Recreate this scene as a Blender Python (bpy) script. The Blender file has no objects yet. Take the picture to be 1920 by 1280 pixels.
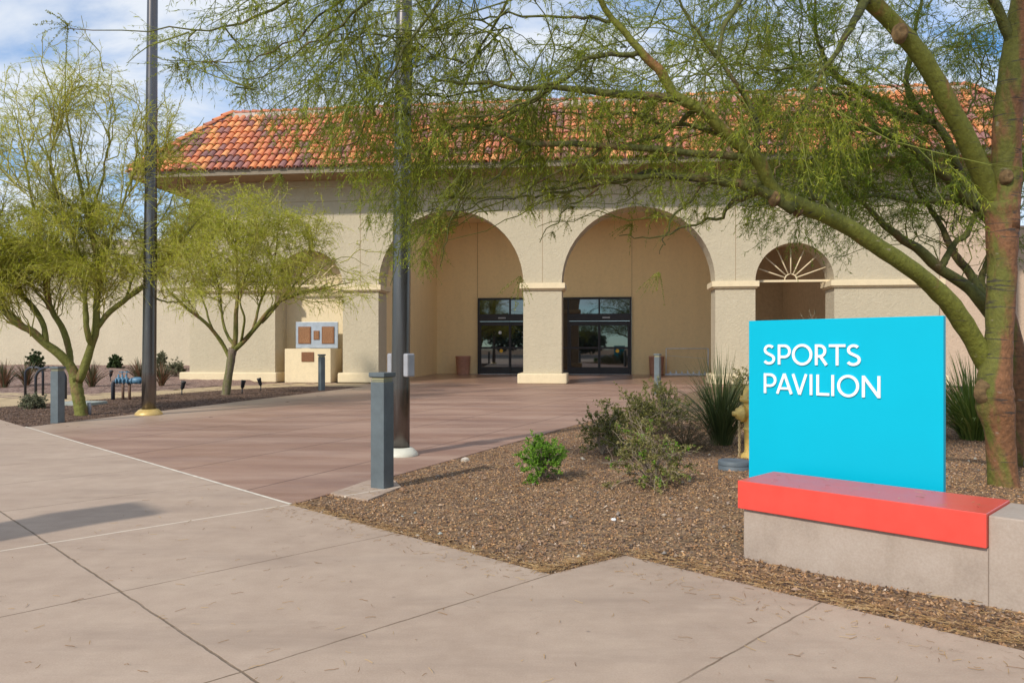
import bpy, math, random
import numpy as np
from mathutils import Vector, Matrix
R = math.radians
C = bpy.context.scene.collection
rng = np.random.default_rng(7)
random.seed(7)

# ------------------------------------------------------------------ camera, sky, sun
FPX, HZ, CAMZ = 1420.0, 652.0, 1.25          # focal length / horizon row in photo pixels, eye height
sc = bpy.context.scene
cam = bpy.data.cameras.new('camera'); cam_o = bpy.data.objects.new('camera', cam); C.objects.link(cam_o)
cam.sensor_width = 36.0; cam.lens = 36.0 * FPX / 1920.0
cam.shift_y = (HZ - 640.0) / 1920.0
cam.clip_start = 0.05; cam.clip_end = 3000
cam_o.location = (0, 0, CAMZ); cam_o.rotation_euler = (R(90), 0, 0)
sc.camera = cam_o

SUN_EL, SUN_DIR = 35.0, Vector((-0.60, -0.80, 0)).normalized()      # towards the sun, on the ground plane
w = bpy.data.worlds.new("World"); sc.world = w; w.use_nodes = True
nt = w.node_tree; N = nt.nodes; L = nt.links; N.clear()
wout = N.new('ShaderNodeOutputWorld'); bg = N.new('ShaderNodeBackground')
sky = N.new('ShaderNodeTexSky'); sky.sky_type = 'NISHITA'; sky.sun_disc = False
sky.sun_elevation = R(SUN_EL); sky.sun_rotation = math.atan2(SUN_DIR.x, SUN_DIR.y)
sky.altitude = 350; sky.air_density = 1.0; sky.dust_density = 0.6; sky.ozone_density = 2.0
tc = N.new('ShaderNodeTexCoord'); sep = N.new('ShaderNodeSeparateXYZ'); L.new(tc.outputs['Generated'], sep.inputs[0])
zz = N.new('ShaderNodeMath'); zz.operation = 'ADD'; zz.inputs[1].default_value = 0.22; L.new(sep.outputs['Z'], zz.inputs[0])
mx = N.new('ShaderNodeMath'); mx.operation = 'MAXIMUM'; mx.inputs[1].default_value = 0.05; L.new(zz.outputs[0], mx.inputs[0])
dx = N.new('ShaderNodeMath'); dx.operation = 'DIVIDE'; L.new(sep.outputs['X'], dx.inputs[0]); L.new(mx.outputs[0], dx.inputs[1])
dy = N.new('ShaderNodeMath'); dy.operation = 'DIVIDE'; L.new(sep.outputs['Y'], dy.inputs[0]); L.new(mx.outputs[0], dy.inputs[1])
cmb = N.new('ShaderNodeCombineXYZ'); L.new(dx.outputs[0], cmb.inputs[0]); L.new(dy.outputs[0], cmb.inputs[1])
cn = N.new('ShaderNodeTexNoise'); cn.inputs['Scale'].default_value = 2.1; cn.inputs['Detail'].default_value = 8; cn.inputs['Roughness'].default_value = 0.58
cn.inputs['Distortion'].default_value = 0.35
cmap = N.new('ShaderNodeMapping'); cmap.inputs['Location'].default_value = (3.1, 1.7, 0); cmap.inputs['Scale'].default_value = (0.8, 1.25, 1)
L.new(cmb.outputs[0], cmap.inputs[0]); L.new(cmap.outputs[0], cn.inputs['Vector'])
cr = N.new('ShaderNodeValToRGB'); cr.color_ramp.elements[0].position = 0.34; cr.color_ramp.elements[1].position = 0.56
L.new(cn.outputs['Fac'], cr.inputs[0])
hor = N.new('ShaderNodeMapRange'); hor.inputs['From Min'].default_value = 0.0; hor.inputs['From Max'].default_value = 0.07
L.new(sep.outputs['Z'], hor.inputs['Value'])
cf = N.new('ShaderNodeMath'); cf.operation = 'MULTIPLY'; L.new(cr.outputs[0], cf.inputs[0]); L.new(hor.outputs[0], cf.inputs[1])
cf2 = N.new('ShaderNodeMath'); cf2.operation = 'MULTIPLY'; cf2.inputs[1].default_value = 0.9; L.new(cf.outputs[0], cf2.inputs[0])
skt = N.new('ShaderNodeMix'); skt.data_type = 'RGBA'; skt.blend_type = 'MULTIPLY'; skt.inputs[0].default_value = 1.0
skt.inputs[7].default_value = (0.66, 1.08, 1.38, 1); L.new(sky.outputs[0], skt.inputs[6])
cmx = N.new('ShaderNodeMix'); cmx.data_type = 'RGBA'
cmx.inputs[7].default_value = (6.5, 6.8, 7.2, 1)
L.new(cf2.outputs[0], cmx.inputs[0]); L.new(skt.outputs[2], cmx.inputs[6])
L.new(cmx.outputs[2], bg.inputs['Color']); bg.inputs['Strength'].default_value = 0.12
L.new(bg.outputs[0], wout.inputs[0])

sd = bpy.data.lights.new('sun', 'SUN'); sd.energy = 3.15; sd.angle = R(2.5); sd.color = (1.0, 0.93, 0.82)
so = bpy.data.objects.new('sun', sd); C.objects.link(so)
to_sun = Vector((SUN_DIR.x*math.cos(R(SUN_EL)), SUN_DIR.y*math.cos(R(SUN_EL)), math.sin(R(SUN_EL))))
so.rotation_euler = to_sun.to_track_quat('Z', 'Y').to_euler()
sc.view_settings.view_transform = 'Standard'; sc.view_settings.look = 'None'
sc.view_settings.exposure = 0.20; sc.view_settings.gamma = 1.0
sc.render.engine = 'CYCLES'
sc.cycles.max_bounces = 10; sc.cycles.diffuse_bounces = 8; sc.cycles.transparent_max_bounces = 4

# ------------------------------------------------------------------ helpers
def P(px, py, Y):
    """photo pixel at depth Y -> a point of the place"""
    return np.array([(px-960.0)/FPX*Y, Y, CAMZ-(py-HZ)/FPX*Y])
def G(px, py):
    Y = CAMZ*FPX/(py-HZ); return np.array([(px-960.0)/FPX*Y, Y])

def tag(o, label=None, cat=None, group=None, kind=None):
    if label: o['label'] = label
    if cat: o['category'] = cat
    if group: o['group'] = group
    if kind: o['kind'] = kind
    return o
def empty(name, loc, rz=0, label=None, cat=None, group=None):
    o = bpy.data.objects.new(name, None); C.objects.link(o); o.empty_display_size = 0.2
    o.location = loc; o.rotation_euler = (0, 0, rz)
    return tag(o, label, cat, group)
def link_mesh(name, me, parent=None, loc=None):
    o = bpy.data.objects.new(name, me); C.objects.link(o)
    if parent: o.parent = parent
    if loc is not None: o.location = loc
    return o
def copy_tree(o, parent=None):
    c = o.copy(); C.objects.link(c)
    if parent: c.parent = parent
    for ch in list(o.children): copy_tree(ch, c)
    return c

def np_mesh(name, verts, quads=None, tris=None, mats=(), qmat=None, tmat=None, rnd=None, smooth=False):
    """mesh from numpy arrays; rnd = one random float per face, stored as 'rnd'"""
    verts = np.asarray(verts, np.float32).reshape(-1, 3)
    nq = 0 if quads is None else len(quads); ntr = 0 if tris is None else len(tris)
    me = bpy.data.meshes.new(name)
    me.vertices.add(len(verts)); me.vertices.foreach_set('co', verts.ravel())
    li = []
    if nq: li.append(np.asarray(quads, np.int32).ravel())
    if ntr: li.append(np.asarray(tris, np.int32).ravel())
    li = np.concatenate(li)
    me.loops.add(len(li)); me.loops.foreach_set('vertex_index', li)
    st = np.concatenate([np.arange(nq)*4, nq*4+np.arange(ntr)*3]).astype(np.int32)
    me.polygons.add(nq+ntr); me.polygons.foreach_set('loop_start', st)
    for m in mats: me.materials.append(m)
    mi = np.concatenate([np.zeros(nq, np.int32) if qmat is None else np.asarray(qmat, np.int32),
                         np.zeros(ntr, np.int32) if tmat is None else np.asarray(tmat, np.int32)])
    me.polygons.foreach_set('material_index', mi)
    me.polygons.foreach_set('use_smooth', np.full(nq+ntr, smooth, bool))
    if rnd is not None:
        a = me.attributes.new('rnd', 'FLOAT', 'FACE'); a.data.foreach_set('value', np.asarray(rnd, np.float32))
    me.update(calc_edges=True)
    return me

class MB:
    """collects shapes, then links them as ONE mesh object"""
    def __init__(s): s.v = []; s.f = []; s.sm = []
    def add(s, vs, fs, smooth=False):
        o = len(s.v); s.v += [tuple(map(float, v)) for v in vs]
        for f in fs: s.f.append([i+o for i in f]); s.sm.append(smooth)
        return s
    def box(s, x0, x1, y0, y1, z0, z1, M=None):
        vs = [Vector((x, y, z)) for z in (z0, z1) for y in (y0, y1) for x in (x0, x1)]
        if M is not None: vs = [M @ v for v in vs]
        return s.add(vs, [(0,2,3,1), (4,5,7,6), (0,1,5,4), (1,3,7,5), (3,2,6,7), (2,0,4,6)])
    def prism(s, poly, z0, z1):
        n = len(poly)
        vs = [(x, y, z0) for x, y in poly]+[(x, y, z1) for x, y in poly]
        return s.add(vs, [tuple(range(n))[::-1], tuple(range(n, 2*n))]+[(i, (i+1) % n, n+(i+1) % n, n+i) for i in range(n)])
    def lathe(s, prof, n=24, c=(0, 0, 0), M=None, smooth=True, cap=True):
        vs = []; fs = []
        for r, z in prof:
            for k in range(n):
                a = 2*math.pi*k/n; v = Vector((r*math.cos(a), r*math.sin(a), z))
                if M is not None: v = M @ v
                vs.append(v+Vector(c))
        for i in range(len(prof)-1):
            for k in range(n):
                fs.append((i*n+k, i*n+(k+1) % n, (i+1)*n+(k+1) % n, (i+1)*n+k))
        s.add(vs, fs, smooth)
        if cap:
            o = len(s.v)-len(vs); m = len(prof)-1
            s.f.append([o+k for k in range(n)][::-1]); s.sm.append(False)
            s.f.append([o+m*n+k for k in range(n)]); s.sm.append(False)
        return s
    def tube(s, pts, rad, n=10):
        pts = np.asarray(pts, float)
        rad = np.full(len(pts), rad) if np.isscalar(rad) else np.asarray(rad)
        v, q = tubes(pts[None], rad[None], n)
        s.add(v, q, True)
        o = len(s.v)-len(v)
        s.f.append([o+k for k in range(n)][::-1]); s.sm.append(False)
        s.f.append([o+len(v)-n+k for k in range(n)]); s.sm.append(False)
        return s
    def build(s, name, mat, parent=None, bevel=0, seg=2):
        me = bpy.data.meshes.new(name); me.from_pydata(s.v, [], s.f)
        me.polygons.foreach_set('use_smooth', s.sm)
        me.materials.append(mat); me.update()
        o = link_mesh(name, me, parent)
        if bevel:
            b = o.modifiers.new('bevel', 'BEVEL'); b.width = bevel; b.segments = seg; b.limit_method = 'ANGLE'; b.angle_limit = R(40)
        return o

def unit(a): return a/np.maximum(np.linalg.norm(a, axis=-1, keepdims=True), 1e-9)
def tubes(paths, radii, S):
    """(T,K,3) centre lines -> verts, quads of T tubes with S sides"""
    T, K, _ = paths.shape
    tg = unit(np.gradient(paths, axis=1))
    ref = np.where(np.abs(tg[:, :1, 2:3]) > 0.85, np.array([1.0, 0, 0]), np.array([0, 0, 1.0]))
    ref = np.broadcast_to(ref, tg.shape)
    a = unit(np.cross(tg, ref)); b = np.cross(tg, a)
    an = np.arange(S)*2*np.pi/S
    ring = paths[:, :, None, :]+radii[:, :, None, None]*(np.cos(an)[None, None, :, None]*a[:, :, None, :]+np.sin(an)[None, None, :, None]*b[:, :, None, :])
    V = ring.reshape(-1, 3)
    t, k, s_ = np.meshgrid(np.arange(T), np.arange(K-1), np.arange(S), indexing='ij')
    i0 = (t*K+k)*S+s_; i1 = (t*K+k)*S+(s_+1) % S
    Q = np.stack([i0, i1, i1+S, i0+S], -1).reshape(-1, 4)
    return V, Q
def spline(pts, n):
    """Catmull-Rom through pts (rows may carry radius as extra columns)"""
    p = np.asarray(pts, float); p = np.vstack([2*p[0]-p[1], p, 2*p[-1]-p[-2]])
    m = len(p)-3; out = []
    for u in np.linspace(0, m-1e-6, n):
        i = int(u); t = u-i; a, b, c, d = p[i], p[i+1], p[i+2], p[i+3]
        out.append(0.5*((2*b)+(c-a)*t+(2*a-5*b+4*c-d)*t*t+(3*b-a-3*c+d)*t**3))
    return np.array(out)
def in_poly(x, y, poly):
    r = np.zeros(np.shape(x), bool); n = len(poly)
    for i in range(n):
        x0, y0 = poly[i]; x1, y1 = poly[(i+1) % n]
        c = ((y0 > y) != (y1 > y)) & (x < (x1-x0)*(y-y0)/((y1-y0) if y1 != y0 else 1e-9)+x0)
        r ^= c
    return r

# ------------------------------------------------------------------ materials
class NT:
    def __init__(s, name):
        s.m = bpy.data.materials.new(name); s.m.use_nodes = True; s.t = s.m.node_tree; s.n = s.t.nodes
        s.b = s.n['Principled BSDF']; s.out = s.n['Material Output']
        s.tc = s.n.new('ShaderNodeTexCoord')
    def link(s, a, b): s.t.links.new(a, b)
    def noise(s, scale, detail=4, rough=.55, vec=None, dist=0, sc3=None):
        n = s.n.new('ShaderNodeTexNoise'); n.inputs['Scale'].default_value = scale; n.inputs['Detail'].default_value = detail
        n.inputs['Roughness'].default_value = rough; n.inputs['Distortion'].default_value = dist
        v = vec or s.tc.outputs['Object']
        if sc3:
            mp = s.n.new('ShaderNodeMapping'); mp.inputs['Scale'].default_value = sc3; s.link(v, mp.inputs[0]); v = mp.outputs[0]
        s.link(v, n.inputs['Vector']); return n.outputs['Fac']
    def ramp(s, fac, stops):
        r = s.n.new('ShaderNodeValToRGB'); e = r.color_ramp.elements
        while len(e) < len(stops): e.new(0.5)
        for i, (p, c) in enumerate(stops):
            e[i].position = p; e[i].color = (c[0], c[1], c[2], 1) if not np.isscalar(c) else (c, c, c, 1)
        s.link(fac, r.inputs[0]); return r.outputs[0]
    def mix(s, fac, a, b, mode='MIX'):
        m = s.n.new('ShaderNodeMix'); m.data_type = 'RGBA'; m.blend_type = mode
        for sock, v in ((m.inputs[0], fac), (m.inputs[6], a), (m.inputs[7], b)):
            if isinstance(v, (int, float)): sock.default_value = v
            elif isinstance(v, tuple): sock.default_value = (*v, 1)
            else: s.link(v, sock)
        return m.outputs[2]
    def math(s, op, a, b=None, c=None):
        m = s.n.new('ShaderNodeMath'); m.operation = op
        for i, v in enumerate((a, b, c)):
            if v is None: continue
            if isinstance(v, (int, float)): m.inputs[i].default_value = v
            else: s.link(v, m.inputs[i])
        return m.outputs[0]
    def bump(s, h, strength, dist=.01):
        b = s.n.new('ShaderNodeBump'); b.inputs['Strength'].default_value = strength; b.inputs['Distance'].default_value = dist
        s.link(h, b.inputs['Height']); s.link(b.outputs[0], s.b.inputs['Normal']); return b
    def attr(s, name):
        a = s.n.new('ShaderNodeAttribute'); a.attribute_name = name; return a.outputs['Fac']
    def col(s, v):
        if isinstance(v, tuple): s.b.inputs['Base Color'].default_value = (*v, 1)
        else: s.link(v, s.b.inputs['Base Color'])
        return s
    def set(s, **k):
        for a, v in k.items(): s.b.inputs[a.replace('_', ' ')].default_value = v
        return s

def mat_plain(name, c, rough=.6, metal=0, var=.12, nscale=6, bump=0, bscale=60):
    s = NT(name)
    n = s.noise(nscale, 5, .6)
    s.col(s.ramp(n, [(.3, tuple(x*(1-var) for x in c)), (.7, tuple(min(1, x*(1+var)) for x in c))]))
    s.set(Roughness=rough, Metallic=metal)
    if bump: s.bump(s.noise(bscale, 3), bump, .01)
    return s.m
def mat_stucco(name, c, stain=.22, bumpd=.035, bs=.8):
    s = NT(name)
    big = s.noise(.55, 6, .62)
    streak = s.noise(1.0, 5, .6, sc3=(2.2, 2.2, .35))
    a = s.ramp(big, [(.32, tuple(x*(1-stain) for x in c)), (.62, c)])
    a = s.mix(s.ramp(streak, [(.42, .05), (.68, .62)]), a, (c[0]*.70, c[1]*.71, c[2]*.70))
    mott = s.noise(7, 6, .68, dist=.5)
    a = s.mix(.55, a, s.ramp(mott, [(.30, tuple(x*.80 for x in c)), (.5, c), (.70, tuple(min(1, x*1.10) for x in c))]))
    fine = s.noise(30, 4, .65)
    a = s.mix(.40, a, s.ramp(fine, [(.3, tuple(x*.86 for x in c)), (.7, tuple(min(1, x*1.08) for x in c))]))
    s.col(a).set(Roughness=.95)
    h = s.math('ADD', s.math('MULTIPLY', s.noise(13, 4, .6, dist=.6), 1.0), s.math('MULTIPLY', s.noise(55, 2), .5))
    s.bump(h, bs, bumpd)
    return s.m
M = {}
M['stucco'] = mat_stucco('stucco_tan', (.54, .465, .332))
M['stucco_back'] = mat_stucco('stucco_gold', (.86, .665, .37), stain=.05, bumpd=.008, bs=.3)
M['stucco_wing'] = mat_stucco('stucco_wing', (.58, .50, .37), stain=.30)
M['stucco_pink'] = mat_stucco('stucco_pink', (.60, .45, .33), stain=.12)
M['trim'] = mat_stucco('trim_cream', (.74, .61, .40), stain=.08, bumpd=.006, bs=.3)
M['fascia'] = mat_plain('fascia_paint', (.22, .175, .12), .7)
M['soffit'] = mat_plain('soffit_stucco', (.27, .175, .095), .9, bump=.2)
M['shade_wall'] = mat_plain('stucco_shade', (.46, .33, .19), .95, bump=.3)  # shade behind the small right arch, put into the wall colour
M['pan'] = mat_plain('roof_pans', (.26, .12, .085), .9, var=.3)
M['fill_panel'] = None
M['ceiling'] = mat_plain('ceiling_stucco', (.75, .60, .40), .9)
M['mortar'] = mat_plain('ridge_mortar', (.52, .44, .37), .9, bump=.3)
M['frame'] = mat_plain('bronze_frame', (.030, .025, .026), .38, .3)
M['steel'] = mat_plain('bollard_paint', (.105, .128, .138), .48, .0, var=.16, nscale=9)
M['lens'] = mat_plain('bollard_lens', (.42, .38, .20), .3)
M['pole'] = None
M['gold'] = mat_plain('gold_metal', (.60, .42, .15), .42, .25)
M['cream_metal'] = mat_plain('cream_collar', (.62, .60, .50), .45)
M['grey_box'] = mat_plain('grey_cover', (.36, .36, .38), .42, .2)
M['rack'] = mat_plain('rack_black', (.012, .016, .028), .4)
M['blue'] = mat_plain('valve_blue', (.085, .19, .29), .45, var=.35, nscale=14)
M['rust'] = mat_plain('pipe_rust', (.16, .09, .06), .8, var=.4, nscale=20)
M['pipe'] = mat_plain('pipe_dark', (.03, .035, .05), .5)
M['black'] = mat_plain('spot_black', (.02, .022, .025), .5)
M['can'] = mat_plain('can_terracotta', (.50, .26, .18), .75, bump=.2)
M['bronze'] = mat_plain('bronze_plaque', (.20, .085, .035), .5, .35, nscale=30, var=.25)
M['bronze_text'] = mat_plain('bronze_relief', (.36, .19, .09), .45, .4)
M['plate'] = mat_plain('brushed_plate', (.36, .40, .45), .42, .5)
M['white'] = mat_plain('white_tube', (.70, .72, .76), .45)
M['hydrant'] = mat_plain('hydrant_yellow', (.70, .48, .13), .5, var=.22, nscale=10, bump=.1)
M['rope'] = mat_plain('rope_tan', (.45, .33, .17), .9)
M['lid_grey'] = mat_plain('uplight_grey', (.10, .125, .145), .6, bump=.2)
M['lid_green'] = mat_plain('box_lid', (.33, .36, .33), .8)
M['letter'] = mat_plain('letter_white', (.86, .86, .86), .45, var=.01)
M['cyan'] = mat_plain('sign_cyan', (.0005, .43, .60), .42, var=.03, nscale=1.2); M['cyan'].node_tree.nodes['Principled BSDF'].inputs['Specular IOR Level'].default_value = .15
M['tan_path'] = mat_plain('path_tan', (.47, .35, .20), .9, nscale=2, bump=.2)
M['cut_wood'] = mat_plain('cut_wood', (.30, .27, .20), .9, var=.3, nscale=25)
M['stone'] = mat_plain('pale_stone', (.55, .48, .40), .9, bump=.3)

def mat_pole():
    s = NT('pole_bronze'); n = s.noise(3, 5, .6, sc3=(4, 4, .3))
    s.col(s.ramp(n, [(.3, (.11, .10, .098)), (.7, (.17, .155, .145))]))
    s.set(Roughness=.27, Metallic=.9); return s.m
M['pole'] = mat_pole()
def mat_glass():
    s = NT('door_glass'); s.col((.012, .014, .016)); s.set(Roughness=.02, IOR=2.3)
    s.bump(s.noise(1.1, 2), .02, .02); return s.m
M['glass'] = mat_glass()
def mat_red():
    s = NT('bench_red'); n = s.noise(7, 6, .65); f = s.noise(60, 3)
    a = s.ramp(n, [(.3, (.68, .058, .040)), (.7, (.75, .072, .050))])
    s.col(a).set(Roughness=.42)
    s.b.inputs['Coat Weight'].default_value = .6; s.b.inputs['Coat Roughness'].default_value = .26; s.b.inputs['Specular IOR Level'].default_value = .3
    s.link(s.ramp(n, [(.3, .36), (.7, .5)]), s.b.inputs['Roughness'])
    return s.m
M['red'] = mat_red()
def mat_bench_concrete():
    s = NT('bench_concrete'); n = s.noise(3.2, 7, .65); f = s.noise(90, 3)
    a = s.ramp(n, [(.28, (.27, .20, .155)), (.5, (.37, .285, .225)), (.72, (.42, .335, .275))])
    st = s.noise(2.0, 5, .6, sc3=(5, 5, .5))
    a = s.mix(s.ramp(st, [(.55, 0.0), (.72, .45)]), a, (.27, .20, .145))
    a = s.mix(.25, a, s.ramp(f, [(.3, (.30, .26, .22)), (.7, (.5, .45, .4))]))
    s.col(a).set(Roughness=.9); s.bump(f, .12, .004); return s.m
M['bench_concrete'] = mat_bench_concrete()

def mat_pavement():
    """near pavement: grey-pink concrete in a diagonal grid of joints"""
    s = NT('pavement_concrete')
    sp = s.n.new('ShaderNodeSeparateXYZ'); s.link(s.tc.outputs['Object'], sp.inputs[0]); X, Y = sp.outputs[0], sp.outputs[1]
    wq = s.math('MULTIPLY', s.math('SUBTRACT', X, Y), .70711); vq = s.math('MULTIPLY', s.math('ADD', X, Y), .70711)
    wob = s.math('MULTIPLY', s.math('SUBTRACT', s.noise(9, 3), .5), .016)
    n = s.noise(.9, 6, .6); n2 = s.noise(5, 6, .65); f = s.noise(120, 3, .6)
    a = s.ramp(n, [(.3, (.33, .228, .168)), (.55, (.44, .325, .245)), (.75, (.51, .395, .30))])
    a = s.mix(.5, a, s.ramp(n2, [(.3, (.34, .245, .18)), (.7, (.505, .385, .295))]))
    a = s.mix(.22, a, s.ramp(f, [(.25, (.28, .2, .15)), (.75, (.60, .49, .38))]))
    st = s.noise(1.3, 5, .7, sc3=(.35, 1.6, 1)); a = s.mix(s.ramp(st, [(.50, 0.0), (.72, .42)]), a, (.24, .175, .135))
    spots = s.n.new('ShaderNodeTexVoronoi'); spots.inputs['Scale'].default_value = 3.3; s.link(s.tc.outputs['Object'], spots.inputs['Vector'])
    a = s.mix(s.ramp(spots.outputs['Distance'], [(.022, .55), (.045, 0.0)]), a, (.13, .10, .085))
    def band(coord, at, half):
        d = s.math('ABSOLUTE', s.math('ADD', s.math('SUBTRACT', coord, at), wob))
        return s.ramp(s.math('DIVIDE', d, half), [(.55, 1.0), (1.0, 0.0)])
    tot = None
    for at in (-13.6, -12.25, -10.9, -9.55, -8.2, -6.85, -4.17, -2.81, -1.56, -.2, 1.15):
        b_ = band(wq, at, .0060); tot = b_ if tot is None else s.math('MAXIMUM', tot, b_)
    for at in (1.33, -.4, -2.1, -3.8):
        tot = s.math('MAXIMUM', tot, band(vq, at, .0075))
    tot = s.math('MULTIPLY', tot, s.ramp(s.noise(2.6, 4, .7), [(.32, .45), (.5, 1.0)]))
    a = s.mix(s.math('MULTIPLY', tot, .85), a, (.155, .105, .062))
    pale = s.math('MULTIPLY', s.ramp(s.math('DIVIDE', s.math('ABSOLUTE', s.math('ADD', s.math('SUBTRACT', wq, -5.53), wob)), .011), [(.5, 1.0), (1.0, 0.0)]), 0.8)
    a = s.mix(pale, a, (.72, .64, .52))
    s.col(a).set(Roughness=.8)
    h = s.math('SUBTRACT', s.math('MULTIPLY', f, .25), s.math('MULTIPLY', tot, 2.5))
    s.bump(h, .5, .006); return s.m
M['pavement'] = mat_pavement()
def mat_plaza():
    s = NT('plaza_stained_concrete')
    sp = s.n.new('ShaderNodeSeparateXYZ'); s.link(s.tc.outputs['Object'], sp.inputs[0]); X, Y = sp.outputs[0], sp.outputs[1]
    n = s.noise(.45, 6, .62); st = s.noise(1.2, 7, .68, sc3=(.25, 1.5, 1), dist=.4); f = s.noise(110, 3)
    a = s.ramp(n, [(.3, (.20, .098, .062)), (.55, (.30, .160, .104)), (.75, (.38, .225, .152))])
    a = s.mix(s.ramp(st, [(.42, 0.0), (.70, .8)]), a, (.48, .325, .235))
    a = s.mix(s.ramp(s.noise(.8, 6, .7, sc3=(.5, 1.2, 1)), [(.5, 0.0), (.72, .55)]), a, (.185, .105, .085))
    a = s.mix(.2, a, s.ramp(f, [(.25, (.17, .1, .08)), (.75, (.44, .33, .29))]))
    # pale worn band along the left (unstained) edge of the plaza
    dl = s.math('ADD', s.math('SUBTRACT', X, s.math('MULTIPLY', Y, .2377)), 10.54)      # distance from the left edge line
    edge = s.math('ADD', dl, s.math('MULTIPLY', s.noise(1.5, 4), .7))
    a = s.mix(s.ramp(s.math('DIVIDE', edge, 3.2), [(.25, .85), (.75, 0.0)]), a, (.41, .30, .215))
    wob = s.math('MULTIPLY', s.math('SUBTRACT', s.noise(7, 3), .5), .02)
    # joints follow the plaza's own axis
    ax, ay = .409, .912
    cr_ = s.math('SUBTRACT', s.math('MULTIPLY', X, ay), s.math('MULTIPLY', Y, ax)); al = s.math('ADD', s.math('MULTIPLY', X, ax), s.math('MULTIPLY', Y, ay))
    tot = None
    for c_, lst, hw in ((cr_, (-4.85, -6.3, -7.75, -9.2, -10.65, -12.1), .016), (al, (8.6, 11.6, 14.6, 17.6, 20.6, 23.4), .014)):
        for at in lst:
            d = s.math('ABSOLUTE', s.math('ADD', s.math('SUBTRACT', c_, at), wob))
            b_ = s.ramp(s.math('DIVIDE', d, hw), [(.5, 1.0), (1.0, 0.0)])
            tot = b_ if tot is None else s.math('MAXIMUM', tot, b_)
    a = s.mix(s.math('MULTIPLY', tot, .75), a, (.10, .055, .04))
    s.col(a)
    s.link(s.ramp(st, [(.3, .42), (.7, .7)]), s.b.inputs['Roughness'])
    s.bump(s.math('SUBTRACT', s.math('MULTIPLY', f, .3), s.math('MULTIPLY', tot, 2)), .35, .005); return s.m
M['plaza'] = mat_plaza()
def mat_floor():
    s = NT('lobby_floor'); n = s.noise(.8, 6, .6)
    s.col(s.ramp(n, [(.3, (.24, .145, .105)), (.7, (.34, .21, .155))])).set(Roughness=.28); return s.m
M['floor'] = mat_floor()
def mat_ground():
    s = NT('gravel_ground')
    v = s.n.new('ShaderNodeTexVoronoi'); v.inputs['Scale'].default_value = 42; s.link(s.tc.outputs['Object'], v.inputs['Vector'])
    c = s.ramp(v.outputs['Color'], [(.1, (.08, .048, .028)), (.45, (.20, .12, .062)), (.75, (.31, .19, .105)), (.96, (.45, .32, .20))])
    n = s.noise(.7, 5, .6); c = s.mix(s.ramp(n, [(.4, 0.0), (.65, .55)]), c, (.20, .115, .05))
    s.col(c).set(Roughness=.95); s.bump(v.outputs['Distance'], .7, .02); return s.m
M['ground'] = mat_ground()
def mat_mulch():
    s = NT('bed_brown')
    v = s.n.new('ShaderNodeTexVoronoi'); v.inputs['Scale'].default_value = 34; s.link(s.tc.outputs['Object'], v.inputs['Vector'])
    c = s.ramp(v.outputs['Color'], [(.1, (.05, .028, .020)), (.5, (.12, .068, .045)), (.9, (.24, .15, .105))])
    sp = s.n.new('ShaderNodeSeparateXYZ'); s.link(s.tc.outputs['Object'], sp.inputs[0])
    s.col(c).set(Roughness=.95); s.bump(v.outputs['Distance'], .8, .03); return s.m
M['mulch'] = mat_mulch()
def mat_pinkgravel():
    s = NT('bed_pink')
    v = s.n.new('ShaderNodeTexVoronoi'); v.inputs['Scale'].default_value = 26; s.link(s.tc.outputs['Object'], v.inputs['Vector'])
    c = s.ramp(v.outputs['Color'], [(.1, (.13, .075, .058)), (.5, (.25, .155, .12)), (.9, (.42, .30, .24))])
    s.col(c).set(Roughness=.95); s.bump(v.outputs['Distance'], .8, .03); return s.m
M['pinkgravel'] = mat_pinkgravel()
def mat_rnd(name, stops, rough=.9, bump=0):
    s = NT(name); s.col(s.ramp(s.attr('rnd'), stops)).set(Roughness=rough)
    if bump: s.bump(s.noise(60, 3), bump, .005)
    return s.m
M['pebble'] = mat_rnd('pebbles', [(0, (.050, .032, .024)), (.18, (.13, .083, .060)), (.30, (.33, .17, .075)), (.42, (.14, .105, .085)), (.52, (.40, .215, .09)), (.66, (.27, .19, .135)), (.76, (.54, .32, .15)), (.88, (.40, .27, .18)), (1, (.70, .58, .45))])
M['big_pebble'] = mat_rnd('mixed_stones', [(0, (.10, .075, .06)), (.25, (.30, .17, .10)), (.45, (.22, .20, .18)), (.6, (.50, .27, .14)), (.75, (.48, .40, .31)), (.9, (.34, .38, .36)), (1, (.78, .70, .60))])
M['mulch_chip'] = mat_rnd('bark_chips', [(0, (.045, .026, .018)), (.4, (.11, .065, .042)), (.75, (.19, .115, .075)), (.95, (.27, .18, .125)), (1, (.5, .42, .34))])
M['straw'] = mat_rnd('dry_litter', [(0, (.17, .085, .03)), (.5, (.33, .19, .07)), (1, (.48, .33, .16))])
def mat_tile():
    s = NT('clay_tiles')
    a = s.ramp(s.attr('rnd'), [(0, (.235, .115, .11)), (.22, (.34, .155, .135)), (.30, (.46, .17, .115)), (.5, (.62, .205, .10)), (.75, (.74, .26, .10)), (1, (.82, .37, .14))])
    for e in s.n:
        if e.type == 'VALTORGB': e.color_ramp.interpolation = 'LINEAR'
    n = s.noise(4.5, 5, .65); a = s.mix(s.ramp(n, [(.45, 0.0), (.75, .5)]), a, (.15, .085, .075))
    a = s.mix(s.ramp(s.noise(14, 4), [(.6, 0.0), (.75, .45)]), a, (.62, .36, .20))
    s.col(a).set(Roughness=.85); s.bump(s.noise(50, 3), .25, .006); return s.m
M['tile'] = mat_tile()
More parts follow.
